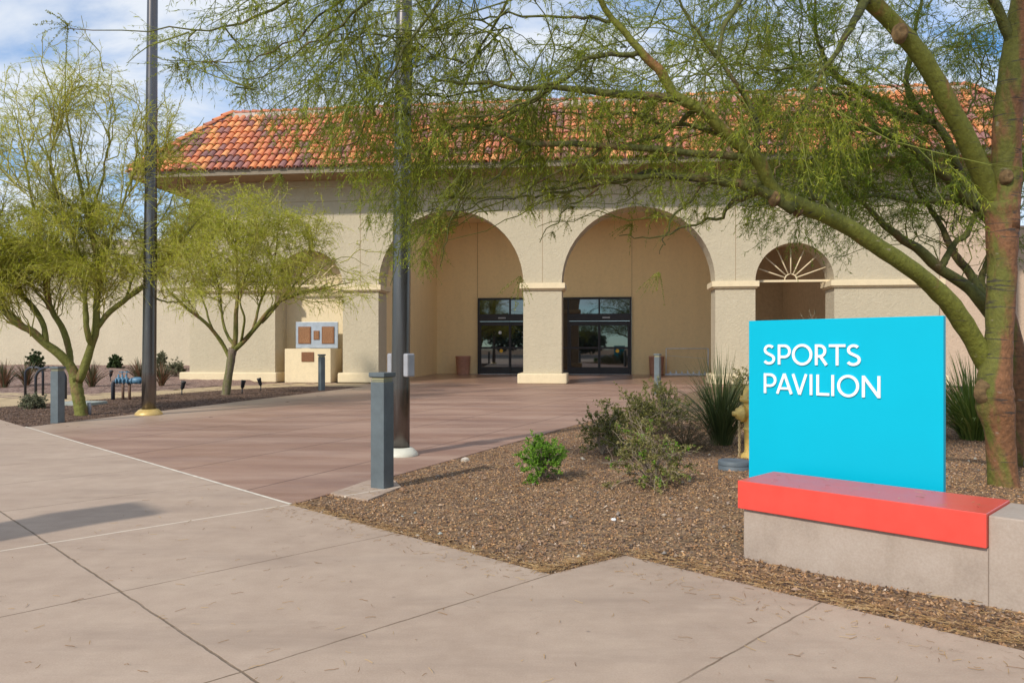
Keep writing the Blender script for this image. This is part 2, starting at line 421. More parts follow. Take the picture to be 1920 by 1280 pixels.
def mat_leaf(name, stops, trans=.35, rough=.6):
    s = NT(name)
    r = s.attr('rnd'); n = s.noise(.9, 3, .6)
    f = s.math('ADD', s.math('MULTIPLY', r, .65), s.math('MULTIPLY', s.math('SUBTRACT', n, .25), .65))
    c = s.ramp(f, stops)
    s.col(c).set(Roughness=rough)
    tr = s.n.new('ShaderNodeBsdfTranslucent'); s.link(c, tr.inputs['Color'])
    mx = s.n.new('ShaderNodeMixShader'); mx.inputs[0].default_value = trans
    s.link(s.b.outputs[0], mx.inputs[1]); s.link(tr.outputs[0], mx.inputs[2]); s.link(mx.outputs[0], s.out.inputs[0])
    return s.m
M['leaf_near'] = mat_leaf('verde_leaf', [(0, (.10, .15, .008)), (.4, (.23, .30, .014)), (.75, (.42, .45, .028)), (1, (.62, .58, .06))], .45)
M['leaf_frond'] = mat_leaf('verde_frond', [(0, (.12, .15, .012)), (.5, (.26, .28, .025)), (1, (.50, .46, .06))], .45)
M['leaf_far'] = mat_leaf('verde_leaf_yellow', [(0, (.24, .30, .014)), (.45, (.47, .52, .03)), (.8, (.68, .65, .06)), (1, (.80, .72, .13))], .55)
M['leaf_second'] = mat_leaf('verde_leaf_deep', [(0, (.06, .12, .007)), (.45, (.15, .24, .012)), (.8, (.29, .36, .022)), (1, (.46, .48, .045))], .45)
M['twig'] = mat_plain('twig_green', (.15, .165, .018), .7, var=.3, nscale=3)
M['twig_far'] = mat_plain('twig_yellow', (.34, .31, .06), .7, var=.3, nscale=3)
M['twig_brown'] = mat_plain('twig_brown', (.14, .105, .05), .8, var=.3, nscale=3)
def mat_bark(name, green, brown, amount, rings=True, side=.0, scar=.585):
    s = NT(name)
    n = s.noise(2.3, 5, .62, sc3=(1.6, 1.6, .55), dist=.5)
    f2 = s.noise(26, 5, .65)
    g = s.ramp(f2, [(.3, tuple(x*.72 for x in green)), (.7, tuple(x*1.22 for x in green))])
    b = s.ramp(f2, [(.3, tuple(x*.6 for x in brown)), (.7, tuple(x*1.25 for x in brown))])
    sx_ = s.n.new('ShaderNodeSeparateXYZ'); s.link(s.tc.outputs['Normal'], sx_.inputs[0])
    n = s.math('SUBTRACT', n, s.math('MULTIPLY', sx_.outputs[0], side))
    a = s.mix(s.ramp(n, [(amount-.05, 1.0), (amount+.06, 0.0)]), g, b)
    if rings:
        sc_ = s.noise(3.2, 4, .6, sc3=(.9, .9, 7.0), dist=1.2)
        a = s.mix(s.ramp(sc_, [(scar, 0.0), (scar+.075, .9)]), a, (.045, .036, .03))
        pl = s.noise(9, 3, .5, sc3=(1, 1, 2.5)); a = s.mix(s.ramp(pl, [(.68, 0.0), (.74, .6)]), a, (.34, .27, .20))
    s.col(a).set(Roughness=.75)
    s.bump(s.math('ADD', s.noise(30, 5, .7, sc3=(1, 1, .6)), s.math('MULTIPLY', s.noise(7, 4, .6), 1.2)), .8, .02); return s.m
M['bark_near'] = mat_bark('bark_verde_trunk', (.135, .135, .020), (.225, .10, .042), .545, side=.10)
M['bark_limb'] = mat_bark('bark_verde_limb', (.175, .180, .022), (.28, .13, .045), .36, side=.04, scar=.635)
M['knot'] = mat_plain('bark_knot', (.17, .105, .045), .9, var=.5, nscale=22, bump=.6, bscale=40)
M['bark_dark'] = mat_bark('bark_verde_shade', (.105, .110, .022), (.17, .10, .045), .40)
M['bark_left'] = mat_bark('bark_verde_left', (.17, .17, .030), (.25, .14, .06), .40, rings=False)
M['bark_small'] = mat_bark('bark_young', (.15, .14, .05), (.20, .15, .105), .52, rings=False)

# ------------------------------------------------------------------ ground, pavement, paths
FAC = math.atan2(170, 1420)*1.0                 # facade turned a little towards the right
FC, FS = math.cos(FAC), math.sin(FAC)
BO = (1.06, 26.4)                               # centre front of the middle pier
def BP(u, t, z=None):
    x = BO[0]+u*FC+t*FS; y = BO[1]-u*FS+t*FC
    return (x, y) if z is None else (x, y, z)

J = tuple(G(545, 945)); K_ = tuple(G(1032, 1075)); L_ = tuple(G(1172, 1040))
vJ = J[0]+J[1]; vL = L_[0]+L_[1]
near_pave = [J, K_, L_, (12, vL-12), (12, -14), (-40, -14), (-40, vJ+40)]
rE = np.array(G(1093, 792)); dE = unit(np.array(G(1093, 792))-np.array(J))
pr = tuple(rE+dE*13.2)
lE0 = np.array(G(25, 803)); lE1 = np.array(G(598, 734.5))
dLv = unit(lE1-lE0)
pl_far = tuple(lE1+dLv*3.2)
plaza = [J, tuple(rE), pr, BP(7.6, -1.6), BP(13.2, -1.2), BP(13.2, -.05), BP(-5.9, -.05), BP(-6.1, -1.6), pl_far, tuple(lE1), tuple(lE0), (lE0[0], vJ-lE0[0]-.0)]
plaza[-1] = (-(lE0[1]-vJ)-.012, lE0[1]-.0) if False else (vJ-12.0, 12.0)
path_poly = [(-22, 12.8), (-13.2, 14.6), (-10.9, 16.1), (-10.2, 18.2), (-9.7, 19.7), (-8.5, 22.9), (-6.9, 25.0), tuple(np.array(pl_far)+np.array([-.02, 0])), BP(-6.15, -1.2), BP(-6.15, -.25), BP(-7.4, -.45), BP(-9.3, -.45), (-9.3, 25.2), (-10.4, 22.4), (-11.9, 20.5), (-14.5, 21.4), (-26, 25)]

def sheet(name, poly, z0, z1, mat, bevel=0):
    import bmesh
    bm = bmesh.new(); vs = [bm.verts.new((x, y, z1)) for x, y in poly]
    f = bm.faces.new(vs)
    if f.normal.z < 0: f.normal_flip()
    bm.normal_update()
    if f.normal.z < 0: f.normal_flip()
    r = bmesh.ops.extrude_face_region(bm, geom=[f])
    for v in [g for g in r['geom'] if isinstance(g, bmesh.types.BMVert)]: v.co.z = z0
    bmesh.ops.recalc_face_normals(bm, faces=bm.faces)
    me = bpy.data.meshes.new(name); bm.to_mesh(me); bm.free(); me.materials.append(mat)
    o = link_mesh(name, me)
    if bevel:
        b = o.modifiers.new('bevel', 'BEVEL'); b.width = bevel; b.segments = 2; b.limit_method = 'ANGLE'; b.angle_limit = R(60)
    return tag(o, kind='structure')
sheet('pavement', near_pave, -.12, 0, M['pavement'], .008)
sheet('plaza', plaza, -.12, -.0015, M['plaza'], .006)
sheet('footpath', path_poly, -.12, -.006, M['tan_path'], .006)
# pale joint filler between pavement and plaza
jn = MB(); dj = Vector((-.7071, .7071)); nj = Vector((.7071, .7071))
a_ = Vector(J); b_ = a_+dj*8.4
jn.add([(p.x, p.y, z) for z in (.0035,) for p in (a_-nj*.017, b_-nj*.017, b_+nj*.014, a_+nj*.014)], [(0, 3, 2, 1)])
tag(jn.build('joint_strip', mat_plain('joint_filler', (.66, .60, .50), .85, var=.2, nscale=10)), kind='structure')

def bed_z(x, y):
    x = np.asarray(x, float); y = np.asarray(y, float)
    z = np.full(x.shape, -.015)
    # right-hand bed: slight crown, higher behind the bench
    z += .05*np.exp(-(((x-1.6)/1.3)**2+((y-6.6)/1.6)**2))
    z += .085*np.exp(-(((x-3.6)/1.5)**2+((y-6.0)/2.2)**2))
    z += .05*np.exp(-(((x-2.75)/.55)**2+((y-3.9)/.55)**2))
    # left: ground banked up towards the wing wall
    d = (y-24.5)+(-x-10)*.12
    z += np.where(x < -9.3, np.clip(d/9, 0, 1)**1.3*.38, 0)
    return z
def grid_ground(name, x0, x1, y0, y1, step, mat, amp):
    xs = np.arange(x0, x1+step/2, step); ys = np.arange(y0, y1+step/2, step)
    X, Y = np.meshgrid(xs, ys); Z = bed_z(X, Y)+rng.normal(0, amp, X.shape)
    nx, ny = len(xs), len(ys); i, j = np.meshgrid(np.arange(nx-1), np.arange(ny-1)); a = (j*nx+i).ravel()
    me = np_mesh(name, np.stack([X, Y, Z], -1), quads=np.stack([a, a+1, a+nx+1, a+nx], -1), mats=[mat], smooth=True)
    return tag(link_mesh(name, me), kind='structure')
grid_ground('gravel_bed', -1.9, 13, 2.0, 25.8, .07, M['ground'], .003)
# left-hand beds: brown mulch beside the plaza and pinkish gravel past the path
xs_split = None
grid_ground('mulch_bed', -22, -4.6, 11.4, 25.2, .12, M['mulch'], .006)
def pink_bed():
    xs = np.arange(-45, -6, .25); ys = np.arange(16.5, 42, .25)
    X, Y = np.meshgrid(xs, ys); Z = bed_z(X, Y)+rng.normal(0, .012, X.shape)+.004
    # only north-west of the path's middle line
    pm = np.array([(-40, 13.2), (-24, 14.6), (-12.5, 18.6), (-10.7, 20.6), (-9.2, 24.6), (-7.5, 25.8), (-2, 27)])
    ylim = np.interp(X, pm[:, 0], pm[:, 1])
    nx, ny = len(xs), len(ys); i, j = np.meshgrid(np.arange(nx-1), np.arange(ny-1)); a = (j*nx+i)
    ok = (Y > ylim)[:-1, :-1]
    # nothing under the pavilion itself
    uu = (X-BO[0])*FC-(Y-BO[1])*FS; tt = (X-BO[0])*FS+(Y-BO[1])*FC
    ok &= ~((uu > -13) & (tt > -.1))[:-1, :-1]
    a = a[ok]
    me = np_mesh('pink_gravel_bed', np.stack([X, Y, Z], -1), quads=np.stack([a, a+1, a+nx+1, a+nx], -1), mats=[M['pinkgravel']], smooth=True)
    return tag(link_mesh('pink_gravel_bed', me), kind='structure')
pink_bed()
gr = MB(); gr.add([(-900, -900, -.13), (900, -900, -.13), (900, 900, -.13), (-900, 900, -.13)], [(0, 1, 2, 3)])
tag(gr.build('ground', M['ground']), kind='structure')

# ------------------------------------------------------------------ the pavilion
B = empty('pavilion_building', (BO[0], BO[1], 0), -FAC, 'long tan stucco pavilion with arched entrance and orange clay tile roof', 'building')
UL, UR = -13.05, 15.4
HW = 7.24                                        # top of the wall under the eave
def facade():
    """front wall, one metre thick, cut by four arches (two of them niches at the back)"""
    arches = [(-9.75, -7.2, 3.5), (-5.88, -.67, 3.5), (.67, 5.88, 3.5), (7.2, 9.75, 3.5)]
    n = 26; outline = [(UL, 0)]
    for a, b, zs in arches:
        r = (b-a)/2; c = (a+b)/2
        outline.append((a, 0))
        for k in range(n+1):
            an = math.pi-math.pi*k/n; outline.append((c+r*math.cos(an), zs+r*math.sin(an)))
        outline.append((b, 0))
    outline += [(13.05, 0), (13.05, HW), (UL, HW)]
    import bmesh
    bm = bmesh.new()
    f = bm.faces.new([bm.verts.new((x, 0, z)) for x, z in outline])
    r = bmesh.ops.extrude_face_region(bm, geom=[f])
    for v in [g for g in r['geom'] if isinstance(g, bmesh.types.BMVert)]: v.co.y = 1.02
    bmesh.ops.triangulate(bm, faces=[q for q in bm.faces if len(q.verts) > 4])
    bmesh.ops.recalc_face_normals(bm, faces=bm.faces)
    for q in bm.faces: q.smooth = False
    me = bpy.data.meshes.new('front_wall'); bm.to_mesh(me); bm.free(); me.materials.append(M['stucco'])
    link_mesh('front_wall', me, B)
facade()
# control joints of the front wall: slim recessed-looking strips
for u in (0.0, -6.55, 6.55):
    MB().box(u-.007, u+.007, -.003, .0, 3.52, HW-.4).build('control_joint', M['soffit'], B)
MB().box(UL+.02, 13.03, -.003, .0, 6.52, 6.535).build('control_joint', M['soffit'], B)
# pinkish wall running on to the right, set back a little
MB().box(13.05, UR, .12, 1.02, 0, HW).build('side_wall', M['stucco_pink'], B)
MB().box(UR, UR+12, 2.6, 3.2, 0, 5.6).build('side_wall', M['stucco_pink'], B)
# left end wall, inner walls, back wall, ceiling
MB().box(UL, UL+.5, 1.02, 12, 0, HW).build('end_wall', M['stucco'], B)
MB().box(-6.4, -5.9, 1.02, 9.7, 0, 7.6).build('inner_wall', M['stucco_back'], B)
MB().box(10.3, 10.8, 1.02, 9.7, 0, 7.6).build('inner_wall', M['shade_wall'], B)
MB().box(7.6, 10.3, 9.66, 9.699, 0, 7.2).build('inner_wall', M['shade_wall'], B)  # thin panel added over the back wall; its brown stands in for shade
bw = MB()
for a, b, z0, z1 in ((-6.4, -3.9, 0, 7.6), (-3.9, 3.45, 3.64, 7.6), (3.45, 10.8, 0, 7.6)):
    bw.box(a, b, 9.7, 10.1, z0, z1)
bw.build('back_wall', M['stucco_back'], B)
for u in (-3.9, 3.45): MB().box(u-.009, u+.009, 9.694, 9.7, 3.66, 7.3).build('control_joint', M['soffit'], B)
MB().box(-6.4, 10.8, 7.0, 10.1, 7.25, 7.6).build('ceiling', M['ceiling'], B)   # opening in front is added to bring daylight to the back wall
MB().box(-6.4, 10.8, 1.02, 1.5, 7.25, 7.6).build('ceiling', M['ceiling'], B)
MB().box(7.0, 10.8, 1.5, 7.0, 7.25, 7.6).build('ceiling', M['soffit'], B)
sk_ = NT('fill_panel_translucent'); sk_.b.inputs['Base Color'].default_value = (.9, .9, .88, 1)
trl = sk_.n.new('ShaderNodeBsdfTranslucent'); trl.inputs['Color'].default_value = (.92, .90, .84, 1); sk_.link(trl.outputs[0], sk_.out.inputs[0]); M['fill_panel'] = sk_.m
slm = MB(); slm.add([(-6.4, 1.5, 7.3), (7.0, 1.5, 7.3), (7.0, 7.0, 7.3), (-6.4, 7.0, 7.3)], [(0, 1, 2, 3)]); slm.build('added_fill_panel', M['fill_panel'], B)  # unseen translucent panel, added to brighten the wall inside the arches
MB().box(-9.9, -7.05, 1.02, 1.3, 0, 5.2).build('niche_wall', M['trim'], B)
MB().box(-5.9, 10.3, -.05, 9.7, -.1, .001).build('lobby_floor', M['floor'], B)
# cream footings
def footing(a, b, t0=-.2, t1=1.2, z=.36):
    MB().box(a, b, t0, t1, 0, z).build('footing', M['trim'], B, .045, 3)
footing(-13.35, -9.62); footing(-7.33, -5.72); footing(-.86, .86); footing(5.72, 7.36); footing(9.6, 13.3)
# capitals
def capital(a, b):
    m = MB(); m.box(a, b, -.13, 1.15, 3.31, 3.5); m.box(a+.05, b-.05, -.07, 1.09, 3.26, 3.312)
    m.build('capital', M['trim'], B, .012, 2)
for a, b in ((-13.2, -9.64), (-7.31, -5.76), (-.79, .79), (5.76, 7.31), (9.62, 13.2)): capital(a, b)
# fanlights: a bar and seven rays, in both small arches
for c in (8.475, -8.475):
    m = MB(); m.box(c-1.275, c+1.275, .50, .56, 3.50, 3.575)
    for k in range(7):
        an = math.pi*(k+1)/8; d = Vector((math.cos(an), 0, math.sin(an)))
        p0 = Vector((c, .53, 3.575))+d*.2; p1 = Vector((c, .53, 3.52))+d*1.24
        m.tube([p0, (p0+p1)/2, p1], .024, 6)
    m.tube([(c+.2*math.cos(t), .53, 3.575+.2*math.sin(t)) for t in np.linspace(0, math.pi, 11)], .025, 6)
    m.build('fanlight', M['trim'], B)
# doors
def door_set(u0, u1, glass_hint):
    f = MB(); y0, y1 = 9.58, 9.72
    H, HD0, HD1 = 3.64, 2.52, 2.86
    f.box(u0, u0+.09, y0, y1, 0, H); f.box(u1-.09, u1, y0, y1, 0, H)
    f.box(u0+.09, u1-.09, y0, y1, H-.10, H); f.box(u0+.09, u1-.09, y0-.03, y1, HD0, HD1)
    um = (u0+u1)/2; f.box(um-.04, um+.04, y0, y1, HD1, H-.10)
    fo = f.build('door_frame', M['frame'], B, .006, 1)
    g = MB(); g.box(u0+.09, um-.04, 9.64, 9.66, HD1, H-.10).build('transom_glass', M['glass'], fo)
    g = MB(); g.box(um+.04, u1-.09, 9.64, 9.66, HD1, H-.10).build('transom_glass', M['glass'], fo)
    for a, b, o in ((u0+.09, um+.03, 0), (um-.03, u1-.09, .05)):
        yl0, yl1 = 9.60+o, 9.645+o
        l = MB(); l.box(a, a+.09, yl0, yl1, .01, HD0-.01); l.box(b-.09, b, yl0, yl1, .01, HD0-.01)
        l.box(a+.09, b-.09, yl0, yl1, .01, .34); l.box(a+.09, b-.09, yl0, yl1, HD0-.21, HD0-.01); l.box(a+.09, b-.09, yl0, yl1, 1.20, 1.30)
        lo = l.build('door', M['frame'], B, .004, 1)
        MB().box(a+.09, b-.09, yl0+.015, yl0+.03, .34, 1.20).build('glass', M['glass'], lo)
        MB().box(a+.09, b-.09, yl0+.015, yl0+.03, 1.30, HD0-.21).build('glass', M['glass'], lo)
    s_ = MB(); s_.box(um-.55 if glass_hint else um+.15, um-.2 if glass_hint else um+.5, 9.50, 9.55, HD0+.12, HD0+.19)
    s_.build('door_sensor', M['grey_box'], B)
    return um
M['yellow'] = mat_plain('sticker_yellow', (.75, .42, .02), .5)
for u0, u1, k in ((-3.88, -.75, 1), (.42, 3.43, 0)):
    um = door_set(u0, u1, k)
    uu = um-.42 if k else um+.85
    Mx = Matrix.Translation((uu, 9.60 if k else 9.645, 1.11)) @ Matrix.Rotation(R(90), 4, 'X')
    MB().lathe([(.085, 0), (.085, .004)], 16, M=Mx).build('door_sticker', M['yellow'], B)
    if k:
        Mx = Matrix.Translation((uu-.06, 9.60, 1.98)) @ Matrix.Rotation(R(90), 4, 'X')
        MB().lathe([(.075, 0), (.075, .004)], 16, M=Mx).build('door_sticker', M['white'], B)
# side light between the two door sets
sl = MB(); sl.box(-.75, .42, 9.60, 9.70, 3.54, 3.64); sl.box(-.75, .42, 9.60, 9.70, 0, .2); sl.box(-.75, .42, 9.60, 9.70, 1.2, 1.3); sl.box(-.20, -.12, 9.605, 9.695, .2, 1.2); sl.box(-.20, -.12, 9.605, 9.695, 1.3, 3.54)
so_ = sl.build('sidelight_frame', M['frame'], B)
MB().box(-.75, .42, 9.65, 9.67, .2, 1.2).build('glass', M['glass'], so_); MB().box(-.75, .42, 9.65, 9.67, 1.3, 3.54).build('glass', M['glass'], so_)
# rule lines printed on the left door glass
pr_ = MB()
for k in range(6): pr_.box(-1.75+.05*(k % 3), -1.0, 9.634, 9.637, 1.98-.07*k, 2.005-.07*k)
pr_.build('door_notice', M['plate'], B)

# roof ------------------------------------------------------------------
EV, EZ = 1.42, 7.25                              # overhang, underside of the eave
E0, E1 = UL-EV, UR+1.45                          # eave ends
RD = 2.52; RZ0 = EZ+.22; RH = 2.60               # plan depth, start height and rise of the tiled slope
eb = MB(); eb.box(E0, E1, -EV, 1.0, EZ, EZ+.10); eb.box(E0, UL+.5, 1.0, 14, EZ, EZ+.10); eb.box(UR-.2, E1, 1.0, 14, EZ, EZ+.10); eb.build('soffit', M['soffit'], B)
fm = MB(); fm.box(E0-.03, E1+.03, -EV-.04, -EV, EZ-.03, EZ+.17); fm.box(E0-.04, E0, -EV, 14, EZ-.03, EZ+.17); fm.box(E1, E1+.04, -EV, 14, EZ-.03, EZ+.17)
fm.build('fascia', M['fascia'], B)
# small stepped frieze under the soffit
MB().box(UL-.06, UR, -.10, 0, EZ-.2, EZ).build('frieze', M['stucco'], B)
rb = MB()
A0, A1 = (E0, -EV, RZ0-.06), (E1, -EV, RZ0-.06)
T0, T1 = (E0+RD, -EV+RD, RZ0+RH-.06), (E1-RD, -EV+RD, RZ0+RH-.06)
bk = 14
rb.add([A0, A1, T1, T0, (E0, bk, RZ0-.06), (E0+RD, bk, RZ0+RH-.06), (E1, bk, RZ0-.06), (E1-RD, bk, RZ0+RH-.06)],
       [(0, 1, 2, 3), (4, 0, 3, 5), (1, 6, 7, 2)])
zf = RZ0+RH-.07
rb.box(E0+RD, -6.6, T0[1], bk, zf-.15, zf); rb.box(11.0, E1-RD, T0[1], bk, zf-.15, zf); rb.box(-6.6, 11.0, 8.6, bk, zf-.15, zf)  # gap over the entrance added so daylight reaches the panel below
rb.build('roof_deck', M['pan'], B)
mm = MB(); mm.box(T0[0], T1[0], T0[1]-.10, T0[1]+.12, T0[2]-.05, T0[2]+.15); mm.build('ridge_mortar', M['mortar'], B)
h_ = MB(); h_.tube([Vector(A0)+Vector((0, 0, .05)), (Vector(A0)+Vector(T0))/2+Vector((0, 0, .07)), Vector(T0)+Vector((0, 0, .07))], .10, 8); h_.build('hip_mortar', M['mortar'], B)
def tiles():
    V = []; Q = []; RN = []; nv = 0
    nseg = 6; pitch = .262; rows = 9; slope = math.hypot(RD, RH); ex = slope/rows; tl = ex+.09
    def one(o, ax, up, nr, r0, r1, val):
        """half-barrel tile: o = lower middle, ax = across, up = up the slope, nr = outward"""
        nonlocal nv
        vs = []
        for s_, (r, ln, lift) in enumerate(((r0, 0, .052), (r1, tl, .004))):
            for rr in (r, r-.022):
                for k in range(nseg+1):
                    an = math.pi*k/nseg
                    vs.append(o+up*ln+ax*(rr*math.cos(an))+nr*(rr*.86*math.sin(an)+lift))
        n1 = nseg+1; fs = []
        for k in range(nseg):
            fs.append((k, k+1, 2*n1+k+1, 2*n1+k))               # outside
            fs.append((n1+k+1, n1+k, 3*n1+k, 3*n1+k+1))         # inside
            fs.append((k, n1+k, n1+k+1, k+1))                   # lower lip
        V.extend(vs); Q.extend([[i+nv for i in f] for f in fs]); RN.extend([val]*len(fs)); nv += len(vs)
    def pick():
        r = random.random()
        if r < .24: return random.uniform(0, .26)
        if r < .45: return random.uniform(.24, .42)
        return random.uniform(.42, 1)
    def slope_tiles(start, ax, inward, width, hip0, hip1):
        up = (inward*RD+Vector((0, 0, RH))).normalized(); nr = ax.cross(up); nr = nr if nr.z > 0 else -nr
        n = int(width/pitch)
        for c in range(n+1):
            x = c*pitch+pitch*.5
            if x > width: continue
            for r in range(rows):
                d = (r*ex)/slope*RD
                if hip0 and x < d-.02: continue
                if hip1 and x > width-d+.02: continue
                j = random.uniform(-.012, .012)
                one(start+ax*(x+j)+up*(r*ex-.15+random.uniform(-.015, .015))+nr*.0, ax, up, nr, .122, .098, pick())
                # pan tile between two barrels
            
        # pans: shallow troughs running the whole slope
    slope_tiles(Vector((E0, -EV, RZ0)), Vector((1, 0, 0)), Vector((0, 1, 0)), E1-E0, True, True)
    slope_tiles(Vector((E0, 9.5, RZ0)), Vector((0, -1, 0)), Vector((1, 0, 0)), 9.5+EV, False, True)
    slope_tiles(Vector((E1, -EV, RZ0)), Vector((0, 1, 0)), Vector((-1, 0, 0)), 9.5+EV, True, False)
    me = np_mesh('roof_tiles', [tuple(v) for v in V], quads=Q, mats=[M['tile']], rnd=RN, smooth=False)
    link_mesh('roof_tiles', me, B)
    # caps along ridge and hips
    V.clear(); Q.clear(); RN.clear(); nv = 0
    def run(p0, p1):
        d = p1-p0; n = max(1, int(d.length/.40)); up = d.normalized(); ax = up.cross(Vector((0, 0, 1))).normalized(); nr = ax.cross(up); nr = nr if nr.z > 0 else -nr
        for k in range(n): one(p0+d*(k/n), ax, up, nr, .15, .125, pick()*.7+.2)
    run(Vector(T0)+Vector((0, .05, .14)), Vector(T1)+Vector((0, .05, .14)))
    run(Vector(A0)+Vector((0, 0, .13)), Vector(T0)+Vector((0, 0, .17)))
    run(Vector(A1)+Vector((0, 0, .13)), Vector(T1)+Vector((0, 0, .17)))
    me = np_mesh('ridge_caps', [tuple(v) for v in V], quads=Q, mats=[M['tile']], rnd=RN)
    link_mesh('ridge_caps', me, B)
tiles()
# wall bracket near the left corner, small box on the end wall
m = MB(); m.tube([(-12.62, -.03, 5.95), (-12.6, -.12, 6.25), (-12.52, -.2, 6.5), (-12.35, -.26, 6.6), (-12.2, -.24, 6.52), (-12.15, -.22, 6.36)], [.03, .045, .05, .055, .05, .03], 8)
m.box(-12.68, -12.55, -.06, -.002, 5.7, 6.25)
m.build('wall_lamp', M['black'], B)
MB().box(UL-.10, UL, .35, .5, .95, 1.12).build('junction_box', M['black'], B, .01)
# wing: lower wall going left
Wg = empty('wing_building', (*BP(UL, 9.5), 0), -FAC, 'low plain cream stucco wing wall stretching left behind the desert planting', 'building')
MB().box(-34, 0, 0, .4, -.1, 6.62).build('wall', M['stucco_wing'], Wg)
MB().box(-34, -.0, -.04, .44, 6.62, 6.74).build('coping', M['stucco_wing'], Wg)
MB().box(-34, -.0, -.006, 0, 4.2, 4.215).build('control_joint', M['soffit'], Wg)

# plaque monument in the left niche -----------------------------------------
pmx = BP(-8.28, .3)
PM = empty('plaque_monument', (*pmx, 0), -FAC, 'cream stucco pedestal with bronze plaques on a steel board, in the small left arch', 'monument')
pd = MB(); pd.box(-1.0, .72, -.55, .62, 0, 1.22); pd.build('pedestal', M['trim'], PM, .02, 2)
pn = MB(); pn.box(-.86, .74, .12, .2, 1.24, 2.2); pno = pn.build('board', M['plate'], PM, .006)
def plaque(x0, x1, z0, z1, lines, parent, y):
    o = MB().box(x0, x1, y-.03, y, z0, z1).build('plaque', M['bronze'], parent, .006)
    if lines:
        t = MB(); h = (z1-z0)/(lines+2)
        for k in range(lines):
            zc = z1-h*(k+1.4); x = x0+.05
            while x < x1-.06:
                wd = min(random.uniform(.025, .075), x1-.05-x); t.box(x, x+wd, y-.033, y-.03, zc-.011, zc+.011); x += wd+.018
        t.build('inscription', M['bronze_text'], o)
plaque(-.76, -.28, 1.40, 2.03, 14, pno, .12); plaque(.14, .61, 1.40, 2.03, 14, pno, .12); plaque(-.17, .045, 1.55, 1.88, 6, pno, .12)
plaque(-.36, .10, .76, 1.10, 0, PM, -.55)

# trash planters, white frame ----------------------------------------------
def trash(u, label):
    e = empty('trash_can', (*BP(u, 9.1), 0), 0, label, 'trash can', 'terracotta cans along the back wall')
    m = MB(); m.lathe([(.30, 0), (.305, .03), (.345, .78), (.36, .80), (.36, .87), (.31, .87), (.30, .80)], 24)
    m.build('body', M['can'], e)
    MB().lathe([(.30, .79), (.0, .80)], 24, cap=False).build('liner', M['black'], e)
trash(-4.5, 'terracotta round trash can by the wall left of the left glass doors')
trash(4.55, 'terracotta round trash can right of the doors, partly behind a grey bollard')
e = empty('white_frame', (*BP(5.95, 9.3), 0), -FAC, 'white metal tube frame standing against the back wall under the right arch', 'frame')
m = MB()
m.tube([(-.95, 0, .04), (-.95, 0, 1.22)], .022, 8); m.tube([(.95, 0, .04), (.95, 0, 1.22)], .03, 8)
m.tube([(-.95, 0, 1.22), (.95, 0, 1.22)], .022, 8); m.tube([(-.95, .0, .9), (.95, .0, .75)], .008, 6)
m.build('tube_frame', M['white'], e)
m = MB(); m.box(-1.0, 1.0, -.1, .1, 0, .07)
for k in range(7): m.add([(-.8+.26*k, -.03, .07), (-.7+.26*k, -.03, .07), (-.76+.26*k, .0, .2+.05*(k % 2))], [(0, 1, 2)])
m.build('base_rail', M['white'], e)

# ------------------------------------------------------------------ bollards
def make_bollard():
    e = empty('light_bollard', (0, 0, 0))
    a = .074
    MB().box(-a, a, -a, a, -.02, .945).build('post', M['steel'], e, .006, 2)
    MB().box(-a*.86, a*.86, -a*.86, a*.86, .945, .985).build('lens', M['lens'], e)
    lv = MB()
    for z in (.952, .966): lv.box(-a*.95, a*.95, -a*.95, a*.95, z, z+.004)
    lv.build('louver', M['steel'], e)
    c = MB(); b = a*1.16
    c.add([(x*a*1.02, y*a*1.02, .985) for x, y in ((-1, -1), (1, -1), (1, 1), (-1, 1))]+[(x*b, y*b, .995) for x, y in ((-1, -1), (1, -1), (1, 1), (-1, 1))]
          + [(x*b, y*b, 1.03) for x, y in ((-1, -1), (1, -1), (1, 1), (-1, 1))],
          [(3, 2, 1, 0), (8, 9, 10, 11)]+[(i+4*k, (i+1) % 4+4*k, (i+1) % 4+4*k+4, i+4*k+4) for k in (0, 1) for i in range(4)])
    c.build('cap', M['steel'], e, .003)
    return e
bol = make_bollard()
bspots = [((-1.165, 6.80), -28, 1.0, 'scuffed blue-grey square bollard standing nearest, beside the dark pole and gravel bed'),
          ((-7.62, 12.70), -12, .91, 'blue-grey square bollard at the front of the black bike rack'),
          ((-5.68, 22.6), -40, 1.03, 'dark square bollard standing in front of the bronze plaques'),
          ((3.96, 20.6), -30, 1.06, 'square bollard rising behind the olive shrubs, before a trash can')]
for i, (p, a, s_, lb) in enumerate(bspots):
    o = bol if i == 0 else copy_tree(bol)
    o.location = (p[0], p[1], 0); o.rotation_euler = (0, 0, R(a)); o.scale = (1, 1, s_)
    tag(o, lb, 'bollard', 'square light bollards round the plaza')
# concrete pad the nearest bollard stands on
pad = MB(); pad.prism([tuple(G(620, 924)), tuple(G(690, 937)), tuple(G(752, 912)), tuple(G(737, 898)), tuple(G(690, 900))], -.1, .002)
tag(pad.build('bollard_pad', M['pavement']), kind='structure')

